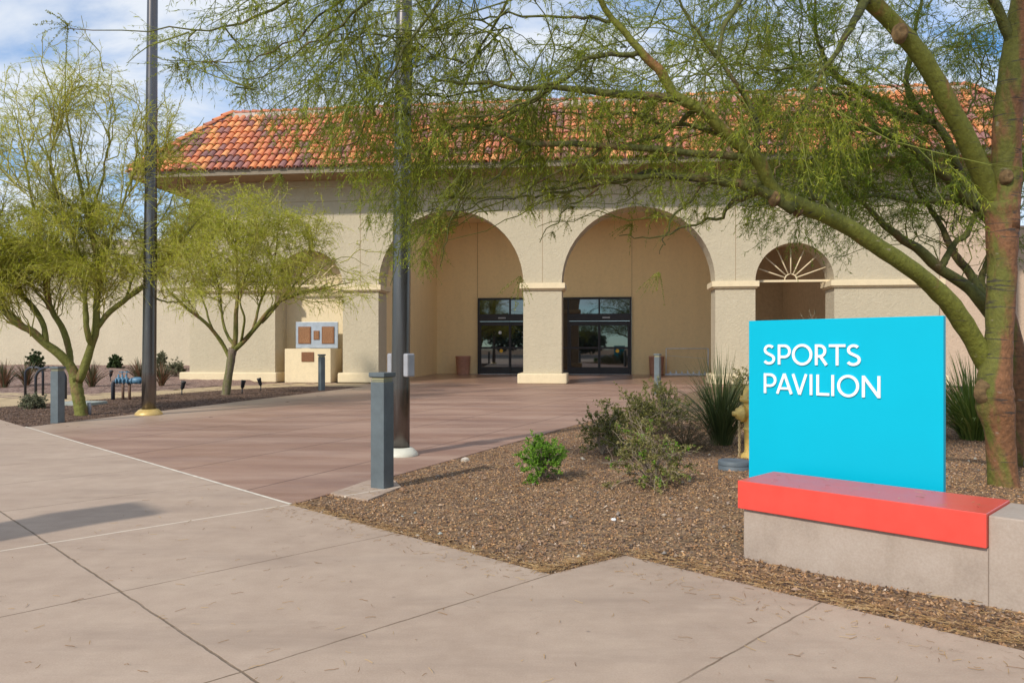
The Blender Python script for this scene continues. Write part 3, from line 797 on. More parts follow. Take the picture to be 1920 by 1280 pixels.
# ------------------------------------------------------------------ flag poles
def flagpole(base, r0, r1, H, lean, collar, label, covers):
    e = empty('flagpole', (base[0], base[1], 0), 0, label, 'flagpole', 'tall bronze flagpoles')
    zs = np.linspace(-.05, H, 14)
    v = [(lean*z, 0, z) for z in zs]; r = r0+(r1-r0)*np.clip(zs/H, 0, 1)
    MB().tube(v, r, 32).build('shaft', M['pole'], e)
    k = r0/.118
    MB().lathe([(.222*k, 0), (.222*k, .02*k), (.205*k, .045*k), (.165*k, .085*k), (.132*k, .10*k), (r0+.002, .10*k)], 32, cap=False).build('collar', collar, e)
    for (ang, z0, h, wd) in covers:
        Mx = Matrix.Translation((lean*z0, 0, 0)) @ Matrix.Rotation(R(ang), 4, 'Z')
        b = MB(); rr = r0-.012
        b.box(rr, rr+.075, -wd/2, wd/2, z0, z0+h, Mx); b.build('cleat_cover', M['grey_box'], e, .018, 3)
flagpole(G(750, 853), .112, .075, 11.0, .009, M['cream_metal'], 'thick dark bronze flagpole with cream base collar beside the nearest bollard',
         [(-38, .915, .27, .125), (140, .935, .25, .125)])
flagpole(G(279, 777), .128, .078, 11.0, .009, M['gold'], 'bronze flagpole with gold base collar beside the blue pipework', [])

# ------------------------------------------------------------------ sign, bench
A = Vector((-.7071, .7071)); D2 = Vector((.7071, .7071))        # along / away from the bench front
ang = math.atan2(-.7071, .7071)                                  # local +X runs to the right end, local +Y away from the walk
bl = P(1383, 900, 4.506); br = P(1849, 963, 3.593)
blen = math.hypot(br[0]-bl[0], br[1]-bl[1])
be = empty('bench', (bl[0], bl[1], 0), ang, 'low concrete seat wall with glossy red cap in front of the cyan sign', 'bench')
cap = MB(); cap.box(0, blen, 0, .462, .298, .463); cap.build('seat_cap', M['red'], be, .003, 2)
base = MB(); base.box(.022, blen+.001, .03, .44, -.1, .294); base.build('base', M['bench_concrete'], be, .006)
ext = MB(); ext.box(blen+.0014, blen+1.9, .027, .452, -.1, .452); ext.build('concrete_end', M['bench_concrete'], be, .008)
sy = .615; sx0 = P(1404, 600, 5.117); off = (Vector((sx0[0], sx0[1]))-Vector((bl[0], bl[1])))
sxl = off.dot(Vector((.7071, -.7071))); syl = off.dot(D2)
SG = empty('pavilion_sign', (bl[0]+.7071*sxl+.7071*syl, bl[1]-.7071*sxl+.7071*syl, 0), ang, 'cyan square sign panel with white words SPORTS PAVILION behind the red bench', 'sign')
SW = 1.185
MB().box(0, SW, 0, .045, .02, 1.432).build('panel', M['cyan'], SG, .002, 1)
MB().box(.1, SW-.1, .005, .04, -.2, .018).build('footing', M['bench_concrete'], SG)
def stroke(m, pts, w_, depth, closed=False):
    """flat ribbon of width w_ along pts (in the panel's plane), extruded"""
    p = np.array(pts, float)
    if closed:
        tg = unit(np.roll(p, -1, 0)-np.roll(p, 1, 0))
    else:
        tg = unit(np.gradient(p, axis=0))
    nr = np.stack([-tg[:, 1], tg[:, 0]], -1)
    if not closed:                         # mitre factor for corners
        pass
    a = p+nr*w_/2; b = p-nr*w_/2; n = len(p)
    y0, y1 = -.011-depth, -.002
    vs = [(q[0], y0, q[1]) for q in a]+[(q[0], y0, q[1]) for q in b]+[(q[0], y1, q[1]) for q in a]+[(q[0], y1, q[1]) for q in b]
    fs = []
    for i in range(n if closed else n-1):
        j = (i+1) % n
        fs += [(i, j, n+j, n+i), (i, 2*n+i, 2*n+j, j), (n+i, n+j, 3*n+j, 3*n+i)]
    if not closed: fs += [(0, n, 3*n, 2*n), (n-1, 3*n-1, 4*n-1, 2*n-1)]
    m.add(vs, fs)
def arc(cx, cz, rx, rz, a0, a1, n=20): return [(cx+rx*math.cos(R(t)), cz+rz*math.sin(R(t))) for t in np.linspace(a0, a1, n)]
def letter(ch, x0, x1, zb, h, w_=.0166):
    m = MB(); W = x1-x0; q = w_/2; zt = zb+h; L0, L1 = x0+q, x1-q
    d = .0004
    if ch == 'S':
        cu = zb+h*.735; cl = zb+h*.27; ru = h*.265-q; rl = h*.27-q; cx = (x0+x1)/2
        up = arc(cx+.001, cu, W*.40-q*.6, ru, 35, 232, 18); lo = arc(cx-.001, cl, W*.5-q, rl+.001, 58, -150, 20)
        stroke(m, up+lo, w_, 0)
    elif ch == 'P':
        zc = zb+h*.66; r = (h*.34)-q
        stroke(m, [(L0, zb), (L0, zt)], w_, 0)
        bx = x1-q-r
        stroke(m, [(L0, zt-q), (bx, zt-q)]+arc(bx, zc, r, r, 90, -90)+[(L0, zc-r)], w_, d)
    elif ch == 'R':
        zc = zb+h*.68; r = (h*.32)-q; bx = x0+W*.86-q-r
        stroke(m, [(L0, zb), (L0, zt)], w_, 0)
        stroke(m, [(L0, zt-q), (bx, zt-q)]+arc(bx, zc, r, r, 90, -90)+[(L0, zc-r)], w_, d)
        stroke(m, [(x0+W*.42, zc-r), (x1-q*1.25, zb+.001)], w_, 2*d)
    elif ch == 'O':
        stroke(m, arc((x0+x1)/2, zb+h/2, W/2-q, h/2-q+.003, 0, 351, 40), w_, 0, True)
    elif ch == 'T':
        stroke(m, [((x0+x1)/2, zb), ((x0+x1)/2, zt-.001)], w_, 0); stroke(m, [(x0, zt-q), (x1, zt-q)], w_, d)
    elif ch == 'A':
        cx = (x0+x1)/2
        stroke(m, [(L0, zb), (cx, zt-.001)], w_, 0); stroke(m, [(L1, zb), (cx, zt)], w_, d)
        z_ = zb+h*.27; stroke(m, [(x0+W*.22, z_), (x1-W*.22, z_)], w_*.9, 2*d)
    elif ch == 'V':
        cx = (x0+x1)/2
        stroke(m, [(L0, zt), (cx, zb+.001)], w_, 0); stroke(m, [(L1, zt), (cx, zb)], w_, d)
    elif ch == 'I': stroke(m, [((x0+x1)/2, zb), ((x0+x1)/2, zt)], w_, 0)
    elif ch == 'L': stroke(m, [(L0, zb), (L0, zt)], w_, 0); stroke(m, [(x0, zb+q), (x1, zb+q)], w_, d)
    elif ch == 'N':
        stroke(m, [(L0, zb), (L0, zt)], w_, 0); stroke(m, [(L1, zb), (L1, zt)], w_, d); stroke(m, [(L0, zt-.004), (L1, zb+.004)], w_, 2*d)
    m.build('letter', M['letter'], SG)
def s_of(px):
    k = (px-960)/FPX; Yp = (sx0[0]+sx0[1])/(1+k); return 1.41421*(sx0[1]-Yp)
for word, zb in ((('S', 452, 520), ('P', 535, 607), ('O', 614, 727), ('R', 742, 815), ('T', 820, 912), ('S', 915, 998)), 1.141), \
                ((('P', 457, 527), ('A', 525, 617), ('V', 612, 700), ('I', 710, 730), ('L', 750, 822), ('I', 831, 851), ('O', 866, 988), ('N', 1004, 1107)), .951):
    for ch, a, b in word: letter(ch, s_of(1280+a/2.977), s_of(1280+b/2.977), zb, .131)

# ------------------------------------------------------------------ hydrant, uplight
hx, hy = G(1413, 858); hz = float(bed_z(hx, hy))
hy_e = empty('fire_hydrant', (hx, hy, hz), R(5), 'yellow fire hydrant half hidden behind the cyan sign panel', 'fire hydrant')
m = MB(); m.lathe([(.165, -.02), (.165, .03), (.13, .045), (.105, .06), (.10, .10), (.105, .30), (.115, .31), (.115, .335), (.10, .345), (.112, .42), (.12, .50), (.112, .60), (.105, .625), (.15, .635), (.155, .66), (.15, .68), (.12, .69), (.112, .76), (.085, .81), (.04, .835), (.03, .84), (.03, .885), (.0, .89)], 24, cap=False)
m.build('barrel', M['hydrant'], hy_e)
for a in (180, 0, 270):
    Mx = Matrix.Translation((0, 0, .50)) @ Matrix.Rotation(R(a), 4, 'Z') @ Matrix.Rotation(R(90), 4, 'Y')
    MB().lathe([(.085, .08), (.085, .125), (.095, .13), (.095, .15), (.075, .16), (.062, .20), (.028, .205), (.028, .245), (.0, .246)], 16, M=Mx, cap=False).build('nozzle_cap', M['hydrant'], hy_e)
for k in range(8):
    a = k*math.pi/4; MB().lathe([(.014, 0), (.014, .02)], 6, c=(.142*math.cos(a), .142*math.sin(a), .68)).build('bolt', M['hydrant'], hy_e)
m = MB()
for ph in (0, math.pi):
    m.tube([(-.175+.008*math.cos(ph+t*9), -.02+.008*math.sin(ph+t*9), .42-t*.16) for t in np.linspace(0, 2.6, 40)], .009, 6)
m.build('chain', M['rope'], hy_e)
ux, uy = G(1376, 886); uz = float(bed_z(ux, uy))
ue = empty('ground_uplight', (ux, uy, uz), 0, 'round grey in-ground light housing in gravel at the sign corner', 'ground light')
MB().lathe([(.150, -.05), (.152, .045), (.142, .05)], 32, cap=False).build('housing', M['lid_grey'], ue)
MB().lathe([(.156, .05), (.156, .085), (.148, .093), (.11, .094), (.10, .09), (0, .09)], 32, cap=False).build('lid', M['lid_grey'], ue)

# ------------------------------------------------------------------ left bed furniture
def rack():
    e = empty('bike_rack', (-13.2, 20.5, 0), 0, 'black hoop bike rack on the tan path behind the left bollard', 'bike rack')
    for k, (px, py, pw) in enumerate(((64, 733, 33), (95, 737, 56))):
        p = G(px, py); Y = 20.0 if k == 0 else 18.6
        cx = (px-960)/FPX*Y; r = pw/FPX*Y/2*1.0
        z1 = CAMZ-(688-HZ)/FPX*Y
        pts = [(cx-r, Y, -.03), (cx-r, Y, z1-r*.75)]+[(cx-r*math.cos(t), Y, z1-r*.75+r*.75*math.sin(t)) for t in np.linspace(.2, math.pi-.2, 12)]+[(cx+r, Y, z1-r*.75), (cx+r, Y, -.03)]
        MB().tube([np.array(q)-np.array((-13.2, 20.5, 0)) for q in pts], .032, 10).build('hoop', M['rack'], e)
rack()
def backflow():
    b = G(245, 748); e = empty('backflow_pipework', (b[0], b[1], 0), R(4), 'blue backflow valve pipework on legs left of the gold based pole', 'pipework')
    x = lambda px: (px-245)/FPX*b[1]
    z = lambda py: CAMZ-(py-HZ)/FPX*b[1]
    zc = z(714)
    m = MB(); m.tube([(x(213), 0, -.05), (x(213), 0, zc-.07), (x(214.5), 0, zc-.02), (x(218), 0, zc), (x(222), 0, zc)], .045, 10); m.build('riser', M['pipe'], e)
    MB().tube([(x(231), .0, -.05), (x(231), .0, zc)], .035, 8).build('leg', M['rust'], e)
    MB().tube([(x(242), .03, -.05), (x(242), .03, zc)], .035, 8).build('leg', M['rust'], e)
    MB().tube([(x(281), .03, -.05), (x(281), .03, zc)], .045, 8).build('riser', M['pipe'], e)
    m = MB(); m.tube([(x(219), 0, zc), (x(282), 0, zc)], .045, 12)
    for q in (220, 226, 233, 240, 247, 262, 270):
        m.lathe([(.078, -.014), (.078, .014)], 14, M=Matrix.Translation((x(q), 0, zc)) @ Matrix.Rotation(R(90), 4, 'Y'))
    m.tube([(x(246), 0, zc), (x(252), 0, zc+.01), (x(262), 0, zc+.01), (x(266), 0, zc)], [.05, .085, .085, .05], 12)
    for q in (223, 230, 237): m.lathe([(.05, 0), (.04, .09), (.02, .1), (.02, .16)], 10, c=(x(q), 0, zc))
    m.build('valve_body', M['blue'], e)
    for q in (229.5, 238):
        m = MB(); m.lathe([(.012, 0), (.012, .12)], 6, c=(x(q), 0, zc+.12)); m.tube([(x(q)+.07*math.cos(t), .07*math.sin(t), zc+.22) for t in np.linspace(0, 6.28, 16)], .010, 6)
        m.box(x(q)-.07, x(q)+.07, -.006, .006, zc+.214, zc+.226); m.build('handwheel', M['blue'], e)
backflow()
def spot(px, py, label, tilt):
    p = G(px, py) if py > 705 else np.array([(px-960)/FPX*27.0, 27.0])
    e = empty('spike_spotlight', (p[0], p[1], float(bed_z(p[0], p[1]))), R(tilt), label, 'spotlight', 'black spike spotlights in the left beds')
    MB().lathe([(.016, -.05), (.016, .14)], 8).build('stem', M['black'], e)
    Mx = Matrix.Translation((0, 0, .14)) @ Matrix.Rotation(R(-14 if tilt else 10), 4, 'Y')
    MB().lathe([(.02, 0), (.05, .05), (.055, .18), (.062, .19), (.062, .24)], 12, M=Mx).build('head', M['black'], e)
spot(341, 739, 'black spike spotlight tilted left, in mulch left of the young tree', 180)
spot(454, 737, 'black spike spotlight just right of the young tree trunk', 0)
spot(489, 731, 'black spike spotlight farthest right in the mulch strip', 20)
spot(207, 700, 'black spike spotlight in pink gravel behind the blue pipework', 0)
vb = G(150, 757)
ve = empty('valve_box', (vb[0], vb[1], 0), R(-6), 'flat pale green utility vault lid behind the left tree base', 'utility box')
MB().box(-.42, .42, -.35, .35, -.06, .045).build('lid', M['lid_green'], ve, .008)
st = G(165, 776); se = empty('irrigation_riser', (st[0], st[1], 0), 0, 'short grey pipe stub beside the left palo verde base', 'pipe')
MB().tube([(.03, 0, -.05), (.03, 0, .14), (.02, 0, .22)], .035, 8).build('stub', M['grey_box'], se)
MB().tube([(-.25, .05, -.05), (-.24, .05, .16), (-.2, .03, .2), (-.18, 0, .34)], .016, 6).build('hose', M['straw'] if False else M['rope'], se)

# ------------------------------------------------------------------ plants: generators
def spawn(paths, n, t0, t1, L0, L1, along, spread, up, droop, K=5, wig=.06, back=0.0):
    """n children on each parent path; returns (T*n,K,3)"""
    T, Kp, _ = paths.shape
    t = rng.uniform(t0, t1, (T, n))*(Kp-1); i = np.minimum(t.astype(int), Kp-2); f = (t-i)[..., None]
    idx = np.arange(T)[:, None]
    base = paths[idx, i]*(1-f)+paths[idx, i+1]*f
    tg = unit(paths[idx, i+1]-paths[idx, i])
    d = unit(tg*along+unit(rng.normal(size=(T, n, 3)))*spread+np.array([0, back, up]))
    Ln = rng.uniform(L0, L1, (T, n, 1, 1))
    s_ = np.linspace(0, 1, K)[None, None, :, None]
    out = base[:, :, None, :]+Ln*(d[:, :, None, :]*s_+np.array([0, 0, -1.0])*droop*s_**2)
    if wig:
        wv = np.cumsum(rng.normal(size=(T, n, K, 3)), axis=2)*wig/np.sqrt(K); wv[:, :, 0] = 0
        out = out+wv*Ln
    return out.reshape(T*n, K, 3)
def taper(T, K, r0, r1): return np.broadcast_to(np.linspace(r0, r1, K)[None], (T, K)).copy()
def leaves(paths, n, t0, L0, L1, W0, W1, along, spread, droop):
    """diamond leaf quads along paths -> verts, quads"""
    T, Kp, _ = paths.shape
    t = rng.uniform(t0, 1, (T, n))*(Kp-1); i = np.minimum(t.astype(int), Kp-2); f = (t-i)[..., None]
    idx = np.arange(T)[:, None]
    base = (paths[idx, i]*(1-f)+paths[idx, i+1]*f).reshape(-1, 3)
    tg = unit(paths[idx, i+1]-paths[idx, i]).reshape(-1, 3)
    N_ = len(base)
    d = unit(tg*along+unit(rng.normal(size=(N_, 3)))*spread+np.array([0, 0, -droop]))
    Ln = rng.uniform(L0, L1, (N_, 1)); Wd = rng.uniform(W0, W1, (N_, 1))
    sd_ = unit(np.cross(d, unit(rng.normal(size=(N_, 3)))))
    mid = base+d*Ln*.5
    v = np.stack([base, mid+sd_*Wd/2, base+d*Ln, mid-sd_*Wd/2], 1)
    return v.reshape(-1, 3), np.arange(N_*4).reshape(-1, 4)
def crown_mesh(name, tube_sets, leaf_sets, twig_mat, leaf_mat, origin, extra_mat=None):
    V = []; Q = []; MI = []; RN = []; o = 0
    for (v, q) in tube_sets:
        V.append(v); Q.append(q+o); MI.append(np.zeros(len(q), int)); RN.append(np.zeros(len(q))); o += len(v)
    for (v, q) in leaf_sets:
        V.append(v); Q.append(q+o); MI.append(np.ones(len(q), int)); RN.append(rng.random(len(q))); o += len(v)
    return np_mesh(name, np.concatenate(V)-np.asarray(origin), quads=np.concatenate(Q), mats=[twig_mat, leaf_mat], qmat=np.concatenate(MI), rnd=np.concatenate(RN))
def proj(p):
    return 960+FPX*p[..., 0]/p[..., 1], HZ-FPX*(p[..., 2]-CAMZ)/p[..., 1]
WOB = 1.0
def limb_set(limbs, n=16, seed=5):
    global rng
    keep_ = rng; rng = np.random.default_rng(seed)
    try: return limb_set_(limbs, n)
    finally: rng = keep_
def limb_set_(limbs, n):
    """limbs: lists of (px,py,depth,radius) -> (paths, radii) resampled"""
    Ps, Rs = [], []
    for lb in limbs:
        a = np.array([[*P(x, y, d), r] for x, y, d, r in lb]); s_ = spline(a, n)
        jit = np.cumsum(rng.normal(0, .012, (n, 3)), 0)*np.clip(.02/np.maximum(s_[:, 3:4], .004), 0, 1.6)*WOB; jit -= jit[:1]
        Ps.append(s_[:, :3]+jit); Rs.append(np.maximum(s_[:, 3], .003))
    return np.array(Ps), np.array(Rs)
def trunk_obj(parent, limbs, mat, origin, sides=14, n=22, name='trunk', rough=.012):
    P_, R_ = limb_set(limbs, n)
    m = MB()
    for p, r in zip(P_, R_):
        # knobbly bark: radius varies along the limb
        rr = r*(1+rng.normal(0, .03, len(r)))
        m.tube(p-np.asarray(origin), rr, sides)
    o = m.build(name, mat, parent)
    return o
def by_length(paths, per_m):
    """repeat paths in proportion to their length"""
    ln = np.linalg.norm(np.diff(paths, axis=1), axis=2).sum(1)
    k = np.maximum(1, np.round(ln*per_m)).astype(int)
    return np.repeat(paths, k, axis=0)

# ------------------------------------------------------------------ the big palo verde at the right
d0 = 6.6
base_near = np.array([*G(1893, 922), 0.0])
trunk_near = [[(1886, 960, d0, .165), (1883, 915, d0, .135), (1879, 860, d0, .122), (1875, 800, d0, .128), (1868, 752, d0, .160), (1868, 715, d0, .152), (1875, 660, d0, .126), (1880, 590, d0, .120), (1885, 500, d0, .124), (1884, 430, d0, .135), (1880, 375, d0, .150)],
              [(1881, 430, d0, .128), (1886, 340, d0, .126), (1885, 250, 6.55, .122), (1893, 170, 6.5, .120), (1906, 90, 6.45, .112), (1922, 0, 6.4, .105), (1945, -160, 6.4, .09), (1930, -380, 6.5, .06), (1900, -620, 6.6, .03)]]
limbs_near = [
 [(1888, 470, 6.68, .07), (1874, 415, 6.68, .095), (1853, 350, 6.62, .096), (1824, 280, 6.5, .092), (1790, 205, 6.4, .086), (1745, 118, 6.3, .082), (1692, 48, 6.2, .078), (1630, -12, 6.1, .072), (1500, -120, 5.9, .07), (1330, -220, 5.7, .05), (1130, -280, 5.5, .03)],
 [(1884, 760, 6.74, .075), (1864, 712, 6.72, .095), (1812, 622, 6.6, .095), (1755, 552, 6.45, .088), (1690, 498, 6.3, .080), (1600, 440, 6.2, .074), (1520, 400, 6.1, .070), (1462, 378, 6.0, .070)],
 [(1485, 388, 6.0, .055), (1440, 345, 6.0, .062), (1418, 300, 5.95, .060), (1370, 258, 5.9, .055), (1310, 204, 5.8, .050), (1262, 182, 5.75, .045), (1236, 142, 5.7, .042), (1200, 98, 5.65, .034), (1150, 40, 5.6, .026), (1100, -30, 5.5, .02), (1020, -130, 5.4, .012)],
 [(1490, 392, 6.0, .055), (1420, 352, 6.0, .046), (1340, 330, 6.0, .034), (1240, 318, 6.0, .024), (1150, 312, 6.0, .016), (1040, 330, 6.0, .008)],
 [(1270, 185, 5.75, .036), (1170, 168, 5.7, .030), (1060, 150, 5.65, .024), (960, 136, 5.6, .018), (870, 118, 5.6, .013), (780, 110, 5.6, .007)],
 [(1424, 302, 5.95, .034), (1290, 288, 5.9, .028), (1130, 275, 5.85, .024), (1000, 276, 5.8, .020), (900, 266, 5.75, .014), (830, 300, 5.7, .008), (760, 330, 5.7, .004)],
 [(1425, 305, 5.95, .030), (1405, 220, 5.9, .024), (1370, 150, 5.85, .018), (1290, 60, 5.8, .012), (1230, -40, 5.7, .006)],
 [(1200, 98, 5.65, .022), (1100, 120, 5.6, .016), (1020, 200, 5.55, .011), (930, 230, 5.5, .007), (850, 240, 5.5, .004)],
 [(1130, -280, 5.5, .03), (900, -250, 5.3, .024), (700, -150, 5.2, .018), (560, -30, 5.15, .012), (440, 28, 5.1, .008), (300, 44, 5.05, .005), (112, 42, 5.0, .003)],
 [(900, -250, 5.3, .02), (760, -90, 5.3, .015), (650, 50, 5.3, .010), (560, 128, 5.3, .006), (450, 195, 5.3, .004), (352, 158, 5.3, .0025)],
 [(760, -90, 5.3, .012), (620, 20, 5.4, .008), (480, 122, 5.4, .005), (330, 120, 5.4, .0025)],
 [(1020, -130, 5.4, .014), (860, -30, 5.5, .011), (730, 120, 5.5, .008), (640, 260, 5.5, .005), (570, 330, 5.5, .003)],
 [(1020, -130, 5.4, .014), (930, 40, 5.6, .010), (850, 200, 5.7, .007), (780, 360, 5.8, .005), (745, 500, 5.8, .003)],
 [(1150, 40, 5.6, .014), (1010, 30, 5.6, .010), (880, 20, 5.6, .007), (720, 60, 5.6, .004)],
 [(1500, -120, 5.9, .04), (1420, -40, 5.7, .028), (1360, 60, 5.5, .018), (1330, 160, 5.4, .010), (1310, 240, 5.3, .005)],
 [(1630, -12, 6.1, .04), (1600, 60, 5.8, .026), (1560, 140, 5.6, .016), (1500, 230, 5.5, .009), (1470, 300, 5.4, .005)],
 [(1240, 318, 6.0, .016), (1150, 360, 6.0, .011), (1060, 420, 6.0, .007), (1010, 480, 6.0, .003)],
 [(1340, 330, 6.0, .018), (1300, 380, 6.0, .012), (1260, 450, 6.0, .008), (1225, 530, 6.0, .003)],
 [(1000, 276, 5.8, .012), (900, 330, 5.8, .008), (820, 400, 5.8, .005), (790, 480, 5.8, .003)],
 [(1906, 90, 6.45, .05), (1850, -20, 6.3, .035), (1760, -120, 6.1, .02), (1650, -200, 6.0, .01)],
 [(1240, 318, 6.0, .016), (1110, 352, 6.1, .011), (960, 372, 6.2, .007), (820, 356, 6.2, .004)],
 [(1060, 150, 5.65, .016), (950, 222, 5.8, .011), (820, 262, 5.9, .007), (700, 282, 6.0, .004)],
 [(1130, 275, 5.85, .014), (1010, 338, 6.0, .010), (890, 388, 6.1, .006), (810, 420, 6.2, .003)],
 [(1370, 258, 5.9, .022), (1250, 232, 6.1, .014), (1120, 222, 6.2, .009), (990, 232, 6.3, .005)],
 [(1440, 345, 6.0, .022), (1355, 398, 6.2, .014), (1275, 428, 6.3, .008), (1190, 442, 6.4, .004)],
 [(1310, 204, 5.8, .022), (1230, 260, 6.2, .014), (1140, 330, 6.4, .009), (1080, 390, 6.5, .004)],
 [(960, 136, 5.6, .010), (860, 190, 5.8, .008), (740, 200, 6.0, .005), (600, 180, 6.1, .003)],
 [(870, 118, 5.6, .008), (760, 60, 5.6, .006), (620, 70, 5.6, .004), (520, 90, 5.6, .0025)],
 [(1600, 440, 6.2, .03), (1560, 380, 6.3, .02), (1500, 340, 6.4, .012), (1430, 330, 6.5, .006)],
]
def WL(*pts): return [(960+FPX*x/y, HZ-FPX*(z-CAMZ)/y, y, r) for x, y, z, r in pts]
limbs_near += [  # unseen limbs above the view, added to shade the trunk
 WL((4.6, 6.5, 5.6, .07), (3.9, 5.6, 5.9, .05), (3.0, 4.6, 5.8, .03), (2.0, 3.7, 5.4, .012)),
 WL((4.2, 6.1, 5.5, .05), (3.6, 4.8, 5.4, .035), (3.4, 3.6, 5.1, .02), (3.3, 2.8, 4.8, .01)),
 WL((3.0, 5.9, 4.9, .05), (1.9, 4.8, 5.5, .035), (.9, 3.9, 5.5, .02), (.1, 3.2, 5.2, .008)),
 WL((3.9, 5.6, 5.9, .04), (2.6, 5.2, 6.2, .025), (1.2, 5.0, 6.2, .012), (.2, 4.9, 5.9, .006)),
 WL((4.8, 6.4, 6.0, .05), (5.6, 5.4, 6.2, .03), (5.8, 4.2, 5.8, .012)),
 WL((4.6, 6.5, 5.8, .05), (4.4, 5.2, 6.3, .03), (4.2, 3.9, 6.0, .012)),
 WL((4.7, 6.6, 6.2, .05), (4.2, 7.2, 7.0, .03), (3.2, 7.6, 7.2, .012))]
NT_ = empty('palo_verde_tree', tuple(base_near), 0, 'large palo verde with orange-brown trunk and long green limb behind the bench', 'tree', 'palo verde trees')
trunk_near = [[(a, b, c, r*.93) for a, b, c, r in lb] for lb in trunk_near]
limbs_near[:3] = [[(a, b, c, r*.87) for a, b, c, r in lb] for lb in limbs_near[:3]]
trunk_obj(NT_, trunk_near, M['bark_near'], base_near, 20, 40)
trunk_obj(NT_, limbs_near[:3], M['bark_limb'], base_near, 16, 36, 'limb')
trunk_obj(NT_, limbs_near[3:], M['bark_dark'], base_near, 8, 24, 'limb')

for kx, ky, kd, kr in ((1693, 58, 6.10, .034), (1500, 392, 6.02, .022), (1456, 370, 5.95, .026), (1852, 735, 6.52, .045), (1893, 330, 6.46, .028)):
    kn = MB(); Mx = Matrix.Translation(P(kx, ky, kd)-base_near) @ Matrix.Rotation(R(90), 4, 'X') @ Matrix.Diagonal((1.0, 1.35, 1, 1))
    kn.lathe([(kr*1.9, -.06), (kr*1.5, -.01), (kr*1.05, kr*.28), (kr*.7, kr*.32), (kr*.45, kr*.1), (0, kr*.05)], 14, M=Mx, cap=False)
    kn.build('knot', M['knot'], NT_)


def limit_fn(xs, ys):
    xs = np.array(xs, float); ys = np.array(ys, float)
    return lambda x: np.interp(x, xs, ys)
low_near = limit_fn([0, 60, 180, 330, 400, 470, 560, 640, 700, 760, 830, 860, 930, 1000, 1060, 1130, 1200, 1260, 1330, 1400, 1480, 1560, 1640, 1720, 1800, 1960],
                    [60, 70, 75, 170, 205, 240, 320, 380, 490, 520, 470, 400, 380, 420, 400, 380, 430, 450, 430, 430, 420, 420, 420, 430, 450, 500])
def prune(paths, low, soft=40, x0=-1e9, hi=None):
    x, y = proj(paths[:, -1]); m = y < low(x)+rng.normal(0, soft, len(x))
    m &= (x > x0) & (paths[:, :, 1].min(1) > 2.5)
    return paths[m]
lp, lr = limb_set(limbs_near[2:], 20)
src = by_length(lp, 5.0)
b1 = prune(spawn(src, 1, .12, 1.0, .45, 1.3, .75, .75, .05, .18, K=7, wig=.12, back=.38), low_near, 20)
b2 = prune(spawn(b1, 7, .15, 1.0, .25, .65, .8, .75, -.05, .22, K=5, wig=.1), low_near, 25)
tw = prune(spawn(b2, 6, .2, 1.0, .10, .34, .85, .65, -.15, .22, K=4, wig=.08), low_near, 45)
lv1 = leaves(tw, 15, .05, .018, .050, .0040, .0065, .65, .75, .3)
lv2 = leaves(b2, 14, .25, .018, .048, .0040, .0062, .55, .85, .3)
print('near crown', len(b1), len(b2), len(tw), len(lv1[1])+len(lv2[1]))
me = crown_mesh('crown', [tubes(b1, taper(len(b1), 7, .0065, .0025), 5), tubes(b2, taper(len(b2), 5, .0030, .0014), 3), tubes(tw, taper(len(tw), 4, .0016, .0008), 3)],
                [lv1, lv2], M['twig'], M['leaf_near'], base_near)
link_mesh('crown', me, NT_)

# pinnate fronds (leaflets on fine stalks) at some of the twig ends
def fronds(tips, dirs, npin, Lp0, Lp1, nl, ls):
    T = len(tips)
    d = unit(dirs[:, None, :]*.55+unit(rng.normal(size=(T, npin, 3)))*.8+np.array([0, 0, -.25]))
    Ln = rng.uniform(Lp0, Lp1, (T, npin, 1, 1)); K = 5; s_ = np.linspace(0, 1, K)[None, None, :, None]
    pa = (tips[:, None, None, :]+Ln*(d[:, :, None, :]*s_+np.array([0, 0, -.25])*s_**2)).reshape(T*npin, K, 3)
    lf = leaves(pa, nl, .06, ls*.7, ls*1.2, ls*.35, ls*.5, .55, .75, .05)
    return pa, tubes(pa, taper(len(pa), K, .0011, .0007), 3), lf
ends = lp[:, -1]; edir = unit(lp[:, -1]-lp[:, -3])
sel = rng.permutation(len(b2))[:260]
tips = np.concatenate([ends, b2[sel, -1]]); dirs = np.concatenate([edir, unit(b2[sel, -1]-b2[sel, -2])])
fx, fy = proj(tips); keep = fy < low_near(fx)+50
pa, ft, fl = fronds(tips[keep], dirs[keep], 9, .06, .13, 22, .013)
pe, fe, le = fronds(ends, edir, 10, .12, .25, 34, .014)
me = crown_mesh('fronds', [ft, fe], [fl, le], M['twig'], M['leaf_frond'], base_near)
link_mesh('fronds', me, NT_)

